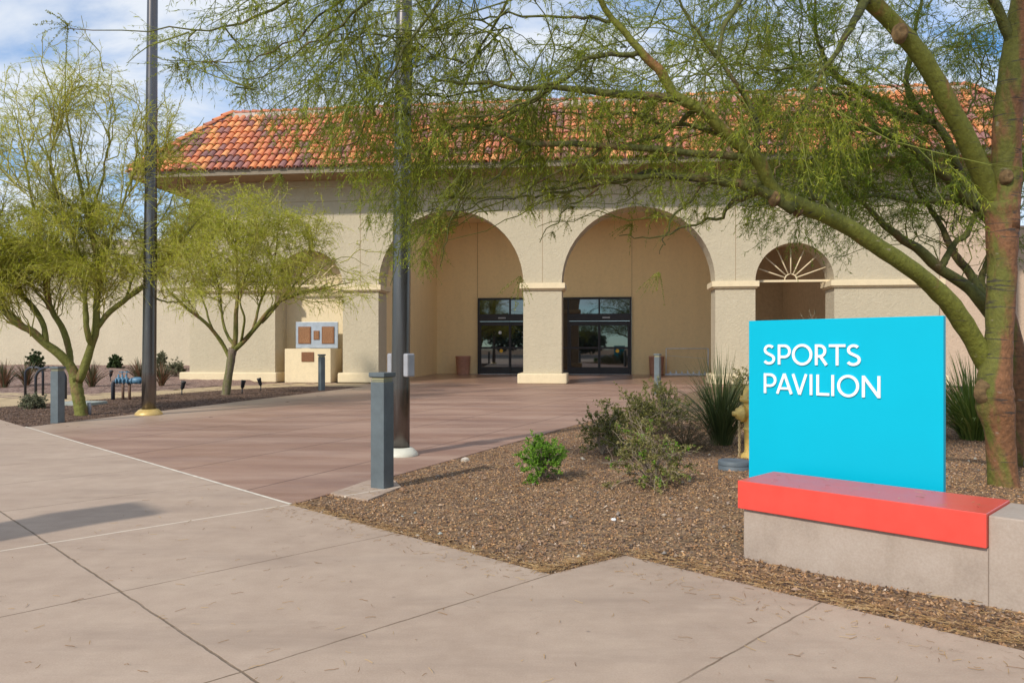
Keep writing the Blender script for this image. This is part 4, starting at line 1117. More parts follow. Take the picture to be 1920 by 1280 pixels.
# ------------------------------------------------------------------ second palo verde right behind it
d1 = 8.1
base_sec = np.array([*G(1916, 872), 0.0])
trunk_sec = [[(1917, 900, d1, .12), (1914, 860, d1, .105), (1913, 760, d1, .10), (1905, 660, d1, .10), (1890, 600, d1, .098), (1880, 540, d1, .09), (1876, 460, d1, .085), (1866, 400, d1, .08)]]
limbs_sec = [
 [(1890, 610, d1, .085), (1862, 592, d1, .075), (1838, 560, 8.0, .068), (1812, 532, 8.0, .062), (1764, 500, 7.9, .056), (1726, 463, 7.8, .050), (1698, 440, 7.7, .040), (1660, 400, 7.6, .028), (1640, 360, 7.5, .016), (1600, 300, 7.4, .008)],
 [(1764, 500, 7.9, .04), (1776, 480, 7.9, .036), (1797, 446, 7.9, .032), (1815, 420, 7.9, .028), (1820, 360, 7.9, .022), (1800, 250, 7.9, .012)],
 [(1845, 570, 8.0, .05), (1822, 520, 8.2, .046), (1795, 482, 8.2, .042), (1770, 430, 8.2, .03), (1740, 380, 8.2, .02), (1700, 300, 8.2, .01)],
 [(1870, 600, d1, .05), (1835, 530, 8.3, .04), (1850, 480, 8.3, .036), (1858, 420, 8.3, .03), (1850, 350, 8.3, .02)],
 [(1868, 420, d1, .07), (1845, 402, 8.0, .058), (1811, 372, 7.9, .052), (1777, 336, 7.8, .048), (1740, 309, 7.7, .042), (1706, 282, 7.6, .036), (1650, 252, 7.5, .030), (1592, 243, 7.4, .024), (1515, 243, 7.3, .018), (1440, 252, 7.2, .012), (1340, 262, 7.1, .006)],
 [(1860, 400, d1, .06), (1817, 362, 8.0, .050), (1794, 312, 7.9, .046), (1777, 262, 7.8, .042), (1750, 228, 7.8, .036), (1712, 190, 7.7, .032), (1706, 150, 7.7, .028), (1712, 120, 7.7, .026), (1730, 37, 7.6, .020), (1744, -20, 7.6, .015), (1740, -120, 7.6, .008)],
 [(1750, 230, 7.8, .034), (1683, 214, 7.7, .036), (1629, 181, 7.6, .032), (1582, 158, 7.5, .028), (1549, 128, 7.4, .022), (1528, 67, 7.4, .016), (1522, -10, 7.3, .011), (1500, -120, 7.3, .006)],
 [(1850, 400, d1, .05), (1807, 377, 8.0, .034), (1710, 373, 7.8, .026), (1643, 364, 7.7, .022), (1572, 376, 7.6, .016), (1481, 380, 7.5, .010), (1400, 392, 7.4, .005)],
 [(1650, 252, 7.5, .022), (1610, 200, 7.4, .018), (1560, 168, 7.3, .014), (1480, 150, 7.2, .010), (1380, 130, 7.1, .006), (1280, 140, 7.0, .003)],
 [(1582, 158, 7.5, .016), (1500, 120, 7.4, .012), (1400, 100, 7.3, .008), (1300, 80, 7.2, .004)],
 [(1876, 460, d1, .06), (1900, 380, 8.2, .045), (1930, 260, 8.3, .03), (1960, 100, 8.4, .015)],
 [(1592, 243, 7.4, .014), (1540, 300, 7.4, .010), (1480, 360, 7.4, .006), (1430, 420, 7.4, .003)],
 [(1794, 312, 7.9, .02), (1830, 230, 8.0, .014), (1860, 140, 8.0, .009), (1880, 20, 8.0, .004)],
]
ST = empty('palo_verde_tree', tuple(base_sec), 0, 'slimmer palo verde with dark green limbs right behind the big trunk', 'tree', 'palo verde trees')
trunk_obj(ST, trunk_sec, M['bark_near'], base_sec, 14, 24)
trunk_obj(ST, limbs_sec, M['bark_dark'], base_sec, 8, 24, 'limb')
# sawn stub at its foot
sm = MB(); Mx = Matrix.Translation((-.02, -.22, .06)) @ Matrix.Rotation(R(-62), 4, 'X') @ Matrix.Rotation(R(0), 4, 'Z')
Mx = Matrix.Translation((.0, -.16, .03)) @ Matrix.Rotation(R(62), 4, 'X') @ Matrix.Rotation(R(-12), 4, 'Y')
sm.lathe([(.085, 0), (.075, .28)], 16, M=Mx); sm.build('sawn_stub', M['cut_wood'], ST)
low_sec = limit_fn([1100, 1250, 1330, 1400, 1480, 1560, 1640, 1700, 1760, 1850, 1960], [380, 400, 420, 470, 480, 500, 470, 420, 480, 470, 560])
lp, lr = limb_set(limbs_sec, 20)
src = by_length(lp, 7.5)
b1 = prune(spawn(src, 1, .25, 1.0, .5, 1.3, .75, .75, .0, .15, K=7, wig=.12, back=.3), low_sec, 20, 1100)
b2 = prune(spawn(b1, 6, .15, 1.0, .25, .6, .8, .75, -.05, .2, K=5, wig=.1), low_sec, 25, 1100)
tw = prune(spawn(b2, 6, .2, 1.0, .12, .32, .8, .7, -.15, .2, K=4, wig=.08), low_sec, 30, 1100)
lv1 = leaves(tw, 15, .05, .022, .06, .005, .008, .65, .75, .25); lv2 = leaves(b2, 12, .25, .022, .06, .005, .008, .55, .85, .25)
print('second crown', len(b1), len(b2), len(tw), len(lv1[1])+len(lv2[1]))
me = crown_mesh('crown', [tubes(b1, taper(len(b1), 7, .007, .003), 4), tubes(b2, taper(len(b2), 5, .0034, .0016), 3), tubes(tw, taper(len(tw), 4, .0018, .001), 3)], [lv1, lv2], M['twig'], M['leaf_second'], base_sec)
link_mesh('crown', me, ST)

# ------------------------------------------------------------------ left palo verde
d2 = 14.2
base_left = np.array([*G(152, 777), 0.0])
trunk_left = [[(153, 795, d2, .19), (152, 772, d2, .165), (147, 735, d2, .15), (142, 705, d2, .16)],
 [(144, 715, d2, .14), (134, 688, d2, .13), (112, 662, 14.1, .12), (84, 640, 14.0, .105), (62, 618, 13.9, .095), (38, 606, 13.8, .09), (10, 580, 13.7, .08), (-20, 545, 13.6, .07), (-60, 470, 13.5, .05), (-100, 330, 13.4, .025)],
 [(86, 642, 14.0, .075), (82, 610, 14.1, .068), (66, 580, 14.2, .06), (40, 545, 14.3, .05), (20, 480, 14.4, .035), (-10, 380, 14.5, .02), (-30, 260, 14.5, .008)],
 [(132, 690, d2, .08), (128, 655, 14.4, .085), (116, 615, 14.4, .08), (95, 580, 14.4, .07), (84, 530, 14.4, .055), (70, 430, 14.4, .035), (40, 300, 14.4, .018), (20, 190, 14.4, .006)],
 [(146, 715, d2, .12), (158, 690, d2, .11), (170, 655, d2, .10), (180, 618, d2, .095), (184, 570, d2, .08), (188, 500, d2, .06), (170, 420, d2, .045), (150, 330, d2, .032), (136, 220, d2, .018), (142, 90, d2, .006)],
 [(172, 650, d2, .06), (163, 615, 14.0, .06), (160, 570, 14.0, .055), (150, 480, 13.9, .04), (110, 380, 13.8, .025), (70, 240, 13.7, .01)],
 [(182, 615, d2, .07), (205, 585, 14.3, .06), (235, 562, 14.3, .055), (268, 540, 14.4, .048), (300, 505, 14.5, .038), (340, 460, 14.6, .025), (380, 415, 14.7, .01)],
 [(188, 500, d2, .04), (215, 430, 14.0, .03), (250, 340, 13.9, .02), (290, 230, 13.8, .008)],
 [(170, 420, d2, .03), (195, 330, 14.4, .022), (200, 230, 14.4, .014), (190, 130, 14.4, .005)],
 [(268, 540, 14.4, .03), (300, 560, 14.3, .02), (350, 555, 14.2, .012), (390, 540, 14.1, .005)],
 [(235, 562, 14.3, .03), (260, 480, 14.6, .022), (310, 380, 14.7, .014), (345, 280, 14.7, .005)],
 [(150, 480, 13.9, .03), (120, 420, 13.6, .022), (60, 390, 13.4, .014), (0, 340, 13.3, .008), (-40, 330, 13.3, .005)],
 [(95, 580, 14.4, .03), (50, 520, 14.0, .02), (0, 500, 13.8, .012)],
 [(110, 380, 13.8, .02), (90, 300, 13.6, .014), (100, 190, 13.5, .005)]]
trunk_left = [[(a, b, c, r*(.70 if r > .06 else .85)) for a, b, c, r in lb] for lb in trunk_left]
LT = empty('palo_verde_tree', tuple(base_left), 0, 'yellow-green palo verde with forked mossy trunk left of the gold collared pole', 'tree', 'palo verde trees')
trunk_obj(LT, trunk_left, M['bark_left'], base_left, 12, 24)
low_left = limit_fn([-300, 0, 60, 120, 180, 240, 300, 340, 400, 440], [600, 600, 560, 590, 580, 600, 590, 640, 560, 400])
hi_left = limit_fn([-300, -100, 0, 60, 140, 200, 260, 330, 390, 440], [120, 120, 110, 95, 60, 100, 150, 180, 260, 330])
def prune2(paths, low, hi, xr, soft=30):
    x, y = proj(paths[:, -1]); m = (y < low(x)+rng.normal(0, soft, len(x))) & (y > hi(x)+rng.normal(0, soft, len(x))) & (x < xr)
    return paths[m]
lp, lr = limb_set(trunk_left[1:], 20)
src = by_length(lp, 6.5)
b1 = prune2(spawn(src, 1, .35, 1.0, .7, 1.9, .85, .6, .30, .10, K=7, wig=.1), low_left, hi_left, 400)
b2 = prune2(spawn(b1, 6, .15, 1.0, .35, .9, .85, .6, .10, .22, K=6, wig=.09), low_left, hi_left, 410)
# the lower skirt hangs denser
bx, by = proj(b2[:, -1]); low_b = b2[by > 380]
tw = np.concatenate([spawn(b2, 6, .2, 1.0, .16, .42, .85, .6, .05, .25, K=4, wig=.06), spawn(low_b, 16, .2, 1.0, .2, .5, .7, .8, -.1, .4, K=4, wig=.08)])
tw = prune2(tw, low_left, hi_left, 415, 25)
lv1 = leaves(tw, 7, .1, .035, .09, .006, .010, .95, .5, .12); lv2 = leaves(b2, 7, .3, .035, .085, .006, .010, .9, .6, .12)
print('left crown', len(b1), len(b2), len(tw), len(lv1[1])+len(lv2[1]))
me = crown_mesh('crown', [tubes(b1, taper(len(b1), 7, .013, .005), 4), tubes(b2, taper(len(b2), 6, .006, .0025), 3), tubes(tw, taper(len(tw), 4, .0032, .0016), 3)], [lv1, lv2], M['twig_far'], M['leaf_far'], base_left)
link_mesh('crown', me, LT)

# ------------------------------------------------------------------ young palo verde
d3 = 20.4
base_small = np.array([*G(423, 738), 0.0])
trunk_small = [[(421, 750, d3, .14), (424, 734, d3, .115), (429, 700, d3, .105), (435, 665, d3, .11), (438, 652, d3, .105)]]
limbs_small = [[(431, 672, d3, .06), (420, 650, d3, .055), (402, 622, 20.2, .05), (382, 600, 20.0, .045), (350, 574, 19.8, .04), (320, 540, 19.6, .025), (300, 490, 19.5, .012)],
 [(438, 655, d3, .075), (441, 630, d3, .07), (442, 590, d3, .06), (446, 540, 20.5, .045), (444, 460, 20.5, .03), (450, 380, 20.5, .012)],
 [(438, 645, d3, .05), (424, 625, 20.7, .04), (414, 590, 20.8, .035), (405, 540, 20.9, .025), (380, 450, 21, .01)],
 [(440, 655, d3, .07), (462, 635, d3, .065), (484, 610, 20.2, .058), (510, 580, 20.0, .05), (545, 558, 19.8, .04), (600, 545, 19.6, .025), (665, 535, 19.4, .010)],
 [(470, 628, d3, .045), (478, 600, 20.5, .04), (486, 565, 20.6, .035), (510, 500, 20.7, .025), (520, 400, 20.8, .010)],
 [(490, 605, 20.2, .045), (530, 560, 20.4, .035), (570, 510, 20.5, .025), (600, 440, 20.6, .010)],
 [(400, 620, 20.2, .03), (385, 575, 20.4, .025), (360, 500, 20.6, .016), (350, 420, 20.7, .006)],
 [(452, 640, d3, .035), (458, 600, 20.0, .03), (450, 560, 19.8, .022), (470, 480, 19.6, .012), (480, 420, 19.6, .006)],
 [(545, 558, 19.8, .025), (580, 520, 19.9, .018), (640, 490, 20, .010), (690, 510, 20, .005)]]
YT = empty('palo_verde_tree', tuple(base_small), 0, 'small young palo verde with slim grey trunk in front of the left facade', 'tree', 'palo verde trees')
trunk_obj(YT, trunk_small, M['bark_small'], base_small, 12, 16)
trunk_obj(YT, limbs_small, M['bark_left'], base_small, 8, 18, 'limb')
low_small = limit_fn([250, 300, 340, 390, 440, 500, 560, 620, 680, 720, 760], [520, 560, 600, 590, 580, 570, 570, 580, 580, 560, 520])
hi_small = limit_fn([250, 300, 340, 400, 480, 560, 620, 680, 720], [450, 400, 350, 330, 335, 365, 400, 470, 500])
lp, lr = limb_set(limbs_small, 20)
src = by_length(lp, 8.0)
b1 = spawn(src, 1, .45, 1.0, .8, 2.1, .85, .6, .30, .10, K=7, wig=.1)
x_, y_ = proj(b1[:, -1]); b1 = prune2(b1[(x_ > 290) & (rng.random(len(b1)) > .25)], low_small, hi_small, 735, 40)
b2 = prune2(spawn(b1, 7, .15, 1.0, .35, .9, .8, .7, .0, .25, K=6, wig=.09), low_small, hi_small, 735)
tw = prune2(spawn(b2, 12, .2, 1.0, .18, .5, .75, .75, -.05, .32, K=4, wig=.07), low_small, hi_small, 745, 38)
lv1 = leaves(tw, 7, .1, .045, .11, .008, .013, .95, .5, .12); lv2 = leaves(b2, 8, .3, .04, .10, .008, .012, .9, .6, .12)
print('young crown', len(b1), len(b2), len(tw), len(lv1[1])+len(lv2[1]))
me = crown_mesh('crown', [tubes(b1, taper(len(b1), 7, .014, .006), 4), tubes(b2, taper(len(b2), 6, .007, .003), 3), tubes(tw, taper(len(tw), 4, .004, .002), 3)], [lv1, lv2], M['twig_far'], M['leaf_far'], base_small)
link_mesh('crown', me, YT)

# ------------------------------------------------------------------ shrubs and grasses
M['sh_bright'] = mat_leaf('shrub_bright', [(0, (.07, .16, .012)), (.5, (.155, .32, .022)), (1, (.30, .46, .05))], .3)
M['sh_olive'] = mat_leaf('shrub_olive', [(0, (.06, .07, .014)), (.5, (.155, .16, .030)), (.85, (.27, .25, .06)), (1, (.38, .30, .11))], .2)
M['sh_mixed'] = mat_leaf('shrub_mixed', [(0, (.07, .075, .018)), (.4, (.18, .18, .042)), (.75, (.33, .27, .10)), (.92, (.22, .32, .04)), (1, (.28, .44, .05))], .25)
M['sh_dry'] = mat_leaf('shrub_dry', [(0, (.07, .04, .02)), (.5, (.16, .09, .045)), (1, (.30, .19, .10))], .1)
M['sh_round'] = mat_leaf('shrub_topiary', [(0, (.02, .04, .012)), (.5, (.05, .085, .022)), (1, (.11, .15, .04))], .2)
M['sh_grey'] = mat_leaf('shrub_grey', [(0, (.08, .09, .05)), (.5, (.17, .18, .10)), (1, (.28, .28, .17))], .2)
M['gr_dark'] = mat_leaf('grass_dark', [(0, (.035, .055, .016)), (.5, (.085, .12, .035)), (.82, (.16, .18, .06)), (1, (.36, .28, .13))], .15)
M['gr_green'] = mat_leaf('grass_green', [(0, (.06, .10, .016)), (.5, (.15, .215, .035)), (1, (.34, .37, .09))], .25)
M['gr_red'] = mat_leaf('grass_red', [(0, (.045, .06, .025)), (.4, (.10, .10, .045)), (.75, (.25, .12, .07)), (1, (.40, .24, .14))], .2)
M['stem_grey'] = mat_plain('stem_grey', (.33, .26, .19), .9, var=.3)
def shrub(name, px, py, wpx, hpx, mat, label, cat='shrub', n=60, per=60, leaf=(.012, .026), lw=(.007, .012), stem=M['stem_grey'], open_=0.0, group=None, Y=None, core=.3, zoff=0, accent=0):
    Y = Y or CAMZ*FPX/(py-HZ); bx_ = (px-960)/FPX*Y
    rx = wpx/FPX*Y/2; hz_ = hpx/FPX*Y
    z0 = float(bed_z(bx_, Y))+zoff; o = np.array([bx_, Y, z0])
    d = unit(rng.normal(size=(n, 3))); d[:, 2] = np.abs(d[:, 2])*1.1+.05; d = unit(d)
    end = d*np.array([rx, rx, hz_])*rng.uniform(.72, 1.0, (n, 1))+rng.normal(0, .03*rx, (n, 3))
    s_ = np.linspace(0, 1, 6)[None, :, None]
    st_ = end[:, None, :]*s_+np.array([0, 0, .25*hz_])*(s_*(1-s_))*2+np.cumsum(rng.normal(0, .035*rx, (n, 6, 3)), 1)*s_
    st_[:, :, 2] = np.maximum(st_[:, :, 2], .005)
    br_ = spawn(st_, 5, .35, 1.0, .14*rx, .5*rx, .7, .8, .15, .05, K=4, wig=.1)
    br_[:, :, 2] = np.maximum(br_[:, :, 2], .01)
    e = empty(name, tuple(o), 0, label, cat, group)
    v1, q1 = tubes(st_, taper(n, 6, max(.004, .012*rx), max(.0018, .004*rx)), 4); v2, q2 = tubes(br_, taper(len(br_), 4, max(.0016, .004*rx), max(.001, .002*rx)), 3)
    link_mesh('stems', np_mesh('stems', np.concatenate([v1, v2]), quads=np.concatenate([q1, q2+len(v1)]), mats=[stem]), e)
    if open_: br_ = br_[rng.random(len(br_)) > open_]
    v, q = leaves(br_, per//5, core, leaf[0], leaf[1], lw[0], lw[1], .45, .9, -.1)
    mi_ = np.zeros(len(q), int)
    if accent:                          # fresh lime shoots among the old leaves
        k = rng.permutation(len(br_))[:accent]
        v2_, q2_ = leaves(br_[k], 16, .5, leaf[0]*.9, leaf[1], lw[0]*1.1, lw[1]*1.2, .5, .9, -.1)
        q = np.concatenate([q, q2_+len(v)]); v = np.concatenate([v, v2_]); mi_ = np.concatenate([mi_, np.ones(len(q2_), int)])
    link_mesh('foliage', np_mesh('foliage', v, quads=q, mats=[mat, M['sh_bright']], qmat=mi_, rnd=rng.random(len(q))), e)
    return e
G1 = 'shrubs in the right gravel bed'
shrub('green_shrub', 1014, 902, 104, 84, M['sh_bright'], 'bright green small shrub standing alone in the gravel', n=60, per=150, leaf=(.016, .032), lw=(.008, .013), group=G1)
shrub('olive_shrub', 1130, 852, 100, 92, M['sh_olive'], 'dark olive shrub leftmost of the bushes beside the plaza edge', n=60, per=110, leaf=(.016, .032), lw=(.010, .016), group=G1)
shrub('olive_shrub', 1188, 815, 130, 86, M['sh_olive'], 'rounded dark olive shrub in the middle behind the leggy bush', n=70, per=110, leaf=(.02, .036), lw=(.012, .018), group=G1)
shrub('olive_shrub', 1244, 805, 116, 94, M['sh_olive'], 'olive shrub just below the far right bollard', n=70, per=110, leaf=(.02, .036), lw=(.012, .018), group=G1)
shrub('leggy_shrub', 1222, 918, 176, 126, M['sh_mixed'], 'leggy half-bare shrub with grey twigs and lime shoots near the gravel front', n=52, per=130, leaf=(.016, .034), lw=(.008, .014), open_=.22, group=G1, accent=46)
shrub('dry_shrub', 1285, 842, 124, 56, M['sh_dry'], 'low dry twiggy brown bush at the foot of the dark grass', n=90, per=24, open_=.2, stem=M['twig_brown'], group=G1)
shrub('yellow_shrub', 1396, 772, 84, 84, M['sh_mixed'], 'pale olive shrub peeking out behind the yellow hydrant', n=60, per=90, leaf=(.025, .045), lw=(.013, .02), group=G1)
shrub('feathery_shrub', 1520, 735, 110, 150, M['sh_grey'], 'feathery pale green shrub rising over the sign top edge', n=60, per=90, leaf=(.03, .06), lw=(.008, .014), group=G1)
shrub('small_shrub', 62, 764, 46, 28, M['sh_grey'], 'small grey-green shrub left of the left bollard', n=50, per=80, leaf=(.03, .05), lw=(.012, .02))
G2 = 'clipped shrubs along the wing wall'
shrub('topiary_shrub', 66, 705, 32, 37, M['sh_round'], 'clipped dark shrub farthest left against the wing wall', n=50, per=120, leaf=(.04, .08), lw=(.03, .05), Y=31, group=G2, core=.5)
shrub('topiary_shrub', 216, 697, 22, 26, M['sh_round'], 'clipped round green shrub against the wall between tree and pole', n=50, per=120, leaf=(.04, .08), lw=(.03, .05), Y=33, group=G2, core=.5)
shrub('topiary_shrub', 303, 690, 22, 34, M['sh_grey'], 'grey-green clipped shrub just right of the gold based pole', n=50, per=90, leaf=(.04, .08), lw=(.02, .04), Y=33, group=G2)
shrub('pale_shrub', 330, 712, 40, 28, M['sh_grey'], 'loose pale shrub near the left end of the cream footing', n=50, per=90, leaf=(.04, .07), lw=(.02, .035), Y=29, group=G2)
def grass(name, px, py, wpx, hpx, mat, label, n=220, Y=None, width=.012, group=None, up=.55, cat='grass clump', bend=1.0):
    Y = Y or CAMZ*FPX/(py-HZ); bx_ = (px-960)/FPX*Y; rx = wpx/FPX*Y/2; H = hpx/FPX*Y
    if 'yucca' in name: rx *= 1.2; H *= 1.2
    o = np.array([bx_, Y, float(bed_z(bx_, Y))])
    az = rng.uniform(0, 2*np.pi, n); lean = rng.beta(1.7, 1.15, n)
    root = np.stack([np.cos(az), np.sin(az), np.zeros(n)], 1)*rng.uniform(0, .16, (n, 1))*rx
    K = 7; s_ = np.linspace(0, 1, K)[None, :]
    hor = (lean*rx*1.05)[:, None]*(s_**1.35)
    ht = (H*rng.uniform(.55, 1.0, n)*(1-.35*lean))[:, None]
    ver = ht*(s_*1.18-(.18+.5*(lean[:, None]**2)*bend)*s_**2.4)
    tw_ = rng.normal(0, .12, (n, 1))*s_
    az2 = az[:, None]+tw_
    ctr = np.stack([root[:, None, 0]+np.cos(az2)*hor, root[:, None, 1]+np.sin(az2)*hor, np.maximum(ver, .004)], -1)
    side = unit(np.stack([-np.sin(az), np.cos(az), rng.normal(0, .4, n)], -1))[:, None, :]
    wd = width*rng.uniform(.6, 1.1, (n, 1, 1))*np.array([.8, 1, 1, .9, .75, .5, .06])[None, :, None]
    a = ctr+side*wd/2; b = ctr-side*wd/2
    V = np.stack([a, b], 2).reshape(-1, 3)
    i, k = np.meshgrid(np.arange(n), np.arange(K-1), indexing='ij'); v0 = (i*K+k)*2
    Q = np.stack([v0, v0+1, v0+3, v0+2], -1).reshape(-1, 4)
    rn = np.repeat(rng.random(n), K-1)
    e = empty(name, tuple(o), 0, label, cat, group)
    link_mesh('blades', np_mesh('blades', V, quads=Q, mats=[mat], rnd=rn), e)
    return e
grass('grass_clump', 1352, 832, 250, 215, M['gr_dark'], 'big dark green arching grass clump left of the hydrant', n=620, width=.011)
grass('grass_clump', 1826, 822, 320, 190, M['gr_green'], 'green strappy clump behind the sign and beside the big tree trunk', n=520, width=.020)
grass('grass_clump', 1915, 800, 160, 140, M['gr_green'], 'green strappy clump right of the big tree trunk', n=200, width=.020)
G3 = 'reddish yucca clumps by the wing wall'
for px, Y, wp, hp, lb in ((8, 24, 66, 52, 'yucca clump at the far left frame edge'), (50, 25, 62, 50, 'reddish yucca clump behind the bike rack hoops'),
                          (172, 24.5, 66, 48, 'reddish yucca clump just right of the forked left tree'), (262, 27, 60, 46, 'pinkish yucca clump against the left side of the gold collared pole'),
                          (303, 25, 52, 52, 'yucca clump just right of the gold collared pole')):
    grass('yucca_clump', px, 720, wp, hp, M['gr_red'], lb, n=110, Y=Y, width=.035, group=G3, cat='yucca', bend=.3)

# ------------------------------------------------------------------ gravel stones and litter
def scatter(n, poly, x0, x1, y0, y1, pw=1.0):
    out = []
    while sum(map(len, out)) < n:
        x = rng.uniform(x0, x1, n); y = y0+(y1-y0)*rng.random(n)**pw
        m = in_poly(x, y, poly); out.append(np.stack([x[m], y[m]], 1))
    return np.concatenate(out)[:n]
bed_r = [J, tuple(rE), pr, (13, 24), (13, vL-13+.2), L_, K_]
bed_r = [J, tuple(rE), tuple(rE+dE*9), (11, 18), (8, 3), (vL-1.9, 1.9), L_, K_]
def pebbles(name, pts, s0, s1, mat, lift=.0, flat=.6):
    n = len(pts); sz = rng.uniform(s0, s1, n)**1.0
    oct_ = np.array([(1, 0, 0), (0, 1, 0), (-1, 0, 0), (0, -1, 0), (0, 0, 1), (0, 0, -.6)], float)
    v = oct_[None]*(1+rng.normal(0, .22, (n, 6, 1)))*sz[:, None, None]*np.array([1, .75, flat])
    a = rng.uniform(0, 6.28, n); c, s_ = np.cos(a)[:, None], np.sin(a)[:, None]
    v = np.stack([v[..., 0]*c-v[..., 1]*s_, v[..., 0]*s_+v[..., 1]*c, v[..., 2]+rng.normal(0, .25, (n, 6))*sz[:, None]], -1)
    z = bed_z(pts[:, 0], pts[:, 1])+lift
    v += np.stack([pts[:, 0], pts[:, 1], z], -1)[:, None, :]
    f = np.array([(0, 1, 4), (1, 2, 4), (2, 3, 4), (3, 0, 4), (1, 0, 5), (2, 1, 5), (3, 2, 5), (0, 3, 5)])
    T = (f[None]+(np.arange(n)*6)[:, None, None]).reshape(-1, 3)
    return np_mesh(name, v.reshape(-1, 3), tris=T, mats=[mat], rnd=np.repeat(rng.beta(1.6, 2.2, n), 8))
p1 = scatter(150000, bed_r, -2, 8, 1.8, 13, 1.9)
o = link_mesh('gravel', pebbles('gravel', p1, .005, .0125, M['pebble'], .003, .7)); tag(o, 'loose brown and grey gravel covering the right planting bed', 'gravel', kind='stuff')
p1b = scatter(900, bed_r, -2, 8, 1.8, 11, 1.7)
o = link_mesh('gravel_stones', pebbles('gravel_stones', p1b, .012, .026, M['big_pebble'], .012, .6)); tag(o, 'larger mixed stones scattered among the gravel of the right bed', 'gravel', kind='stuff')
bed_l = [tuple(lE0), tuple(lE1), (-7.2, 24.4), (-8.9, 22.6), (-10, 19.6), (-10.6, 17.5), (-11.5, 16), (-14, 14.3), (-10, vJ+10)]
p2 = scatter(26000, bed_l, -15, -5, 11, 25, 1.2)
o = link_mesh('mulch_chips', pebbles('mulch_chips', p2, .010, .024, M['mulch_chip'], .0, .45)); tag(o, 'brown bark and gravel chips in the left bed by the plaza', 'gravel', kind='stuff')
def straws(name, pts, L0, L1, mat, z0):
    n = len(pts); a = rng.uniform(0, 6.28, n); Ln = rng.uniform(L0, L1, n); cv = rng.normal(0, .25, n)
    K = 4; s_ = np.linspace(0, 1, K)[None]
    an = a[:, None]+cv[:, None]*s_*2.0
    st_ = (Ln/(K-1))[:, None]
    x = pts[:, :1]+np.cumsum(np.cos(an)*st_, 1); y = pts[:, 1:2]+np.cumsum(np.sin(an)*st_, 1)
    z = z0(pts)[:, None]+rng.uniform(.001, .006, (n, K))
    wd = .0010*rng.uniform(.7, 1.5, (n, 1))
    a1 = np.stack([x-np.sin(an)*wd, y+np.cos(an)*wd, z], -1); b1_ = np.stack([x+np.sin(an)*wd, y-np.cos(an)*wd, z+.0012], -1)
    V = np.stack([a1, b1_], 2).reshape(-1, 3); i, k = np.meshgrid(np.arange(n), np.arange(K-1), indexing='ij'); v0 = (i*K+k)*2
    return np_mesh(name, V, quads=np.stack([v0, v0+1, v0+3, v0+2], -1).reshape(-1, 4), mats=[mat], rnd=np.repeat(rng.random(n), K-1))
p3 = scatter(12000, bed_r, -2, 8, 1.8, 9, 1.6)
# more litter blown along the pavement edge
def edge_pts(a, b, n, sd_, off_):
    a, b = np.array(a), np.array(b); d = unit(b-a); nr = np.array([-d[1], d[0]])
    t = rng.random(n)[:, None]; return a+(b-a)*t+nr*(off_+np.abs(rng.normal(0, sd_, (n, 1))))
p3 = np.concatenate([p3, edge_pts(J, K_, 900, .06, .01), edge_pts(K_, L_, 350, .06, .01), edge_pts(L_, (vL-1.9, 1.9), 1800, .10, .01)])
o = link_mesh('dry_needles', straws('dry_needles', p3, .025, .08, M['straw'], lambda p: bed_z(p[:, 0], p[:, 1])+.014)); tag(o, 'dry straw-coloured needles strewn over the right gravel bed', 'leaf litter', kind='stuff')
pv = np.concatenate([scatter(380, near_pave, -3, 4, 2.4, 7, 1.3), edge_pts(J, K_, 160, .12, -.25), edge_pts(L_, (vL-1.9, 1.9), 260, .15, -.35)])
pv = pv[in_poly(pv[:, 0], pv[:, 1], near_pave)]
o = link_mesh('pavement_litter', straws('pavement_litter', pv, .015, .065, M['straw'], lambda p: np.full(len(p), .0015))); tag(o, 'thin dry stalks scattered over the near pavement', 'leaf litter', kind='stuff')
tv_ = np.array([[bl[0]+.7071*a+.7071*b, bl[1]-.7071*a+.7071*b] for a, b in zip(rng.uniform(.05, blen-.05, 26), rng.uniform(.06, .42, 26))])
o = link_mesh('bench_litter', straws('bench_litter', tv_, .012, .05, M['straw'], lambda p: np.full(len(p), .4645))); tag(o, 'few dry stalks lying on the red bench top', 'leaf litter', kind='stuff')
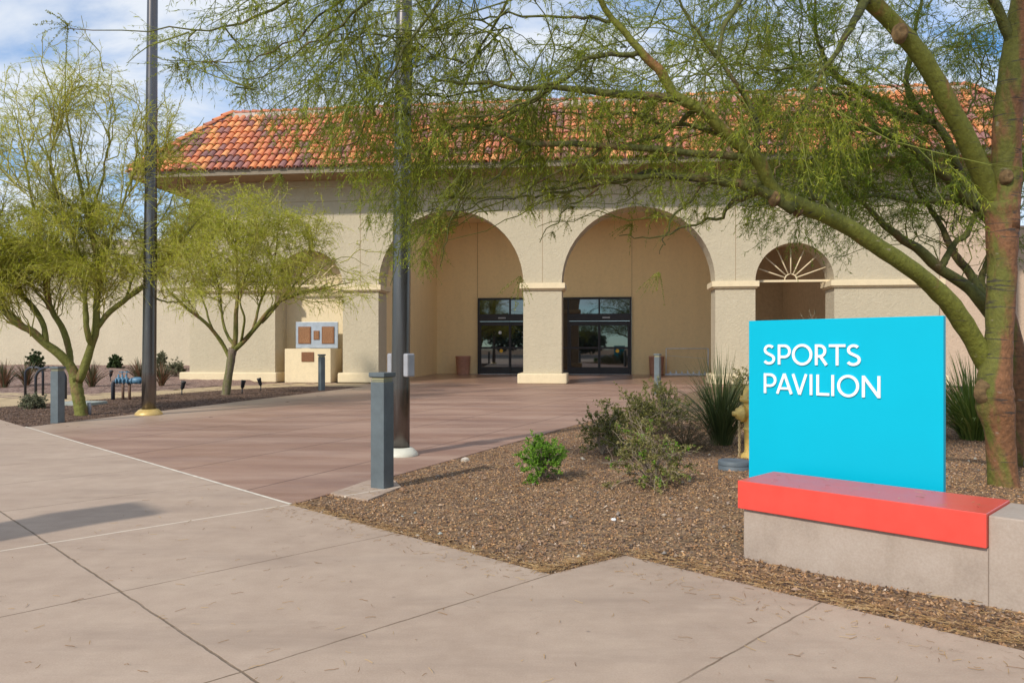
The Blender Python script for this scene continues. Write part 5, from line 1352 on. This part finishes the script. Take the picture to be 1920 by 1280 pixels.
def rock(px, py, r, label, mat=M['stone']):
    p = G(px, py); z = float(bed_z(p[0], p[1]))
    import bmesh
    bm = bmesh.new(); bmesh.ops.create_icosphere(bm, subdivisions=2, radius=r)
    for v in bm.verts: v.co *= 1+random.uniform(-.14, .14); v.co.z *= .6
    me = bpy.data.meshes.new('rock'); bm.to_mesh(me); bm.free(); me.materials.append(mat)
    tag(link_mesh('rock', me, None, (p[0], p[1], z+r*.3)), label, 'rock', 'loose rocks on the gravel')
rock(872, 862, .05, 'rounded tan rock on gravel near the plaza edge right of the thick pole')
rock(1150, 977, .022, 'small white pointed stone on the gravel in front of the leggy bush', M['letter'])
rock(783, 1001, .016, 'pale pebble near the pavement edge below the near bollard')

lb = empty('shadow_box', (-4.25, 4.15, 0), R(45), 'added tall box, out of view at left, casting a shadow on the pavement', 'shadow caster')  # unseen box added to cast the shadow on the left of the pavement
MB().box(-.27, .27, -.27, .27, 0, 1.30).build('body', M['steel'], lb, .02)
MB().box(-.31, .31, -.31, .31, 1.30, 1.40).build('lid', M['steel'], lb, .02)
# ------------------------------------------------------------------ what the door glass sees behind the viewer
lot = MB(); lot.add([(-90, -15, -.06), (-90, -70, -.06), (90, -70, -.06), (90, -15, -.06)], [(0, 1, 2, 3)])
tag(lot.build('parking_lot', mat_plain('asphalt', (.05, .05, .052), .9, bump=.3)), kind='structure')

tv = []; tq = []; o_ = 0
for cx, cy, h, r in ((-34, -46, 6, 4), (-22, -52, 7, 5), (-9, -48, 4, 4), (4, -55, 5, 4), (14, -44, 5, 4.5), (22, -34, 7, 6), (30, -25, 9, 6), (33, -12, 8.5, 5), (36, -2, 8, 4.5), (-50, -40, 9, 6)):
    n = 1500; d = unit(rng.normal(size=(n, 3))); c = np.array([cx, cy, h*.55])+d*np.array([r, r, h*.45])*rng.uniform(.5, 1.0, (n, 1))
    a = unit(rng.normal(size=(n, 3)))*rng.uniform(.25, .6, (n, 1)); b = unit(np.cross(a, rng.normal(size=(n, 3))))*rng.uniform(.15, .35, (n, 1))
    tv.append(np.stack([c-a, c+b, c+a, c-b], 1).reshape(-1, 3)); tq.append(np.arange(n*4).reshape(-1, 4)+o_); o_ += n*4
tq = np.concatenate(tq)
o = link_mesh('tree_belt', np_mesh('tree_belt', np.concatenate(tv), quads=tq, mats=[M['sh_round']], rnd=rng.random(len(tq))))
tag(o, 'belt of dark green trees round the parking lot behind the viewer', 'trees', kind='stuff')
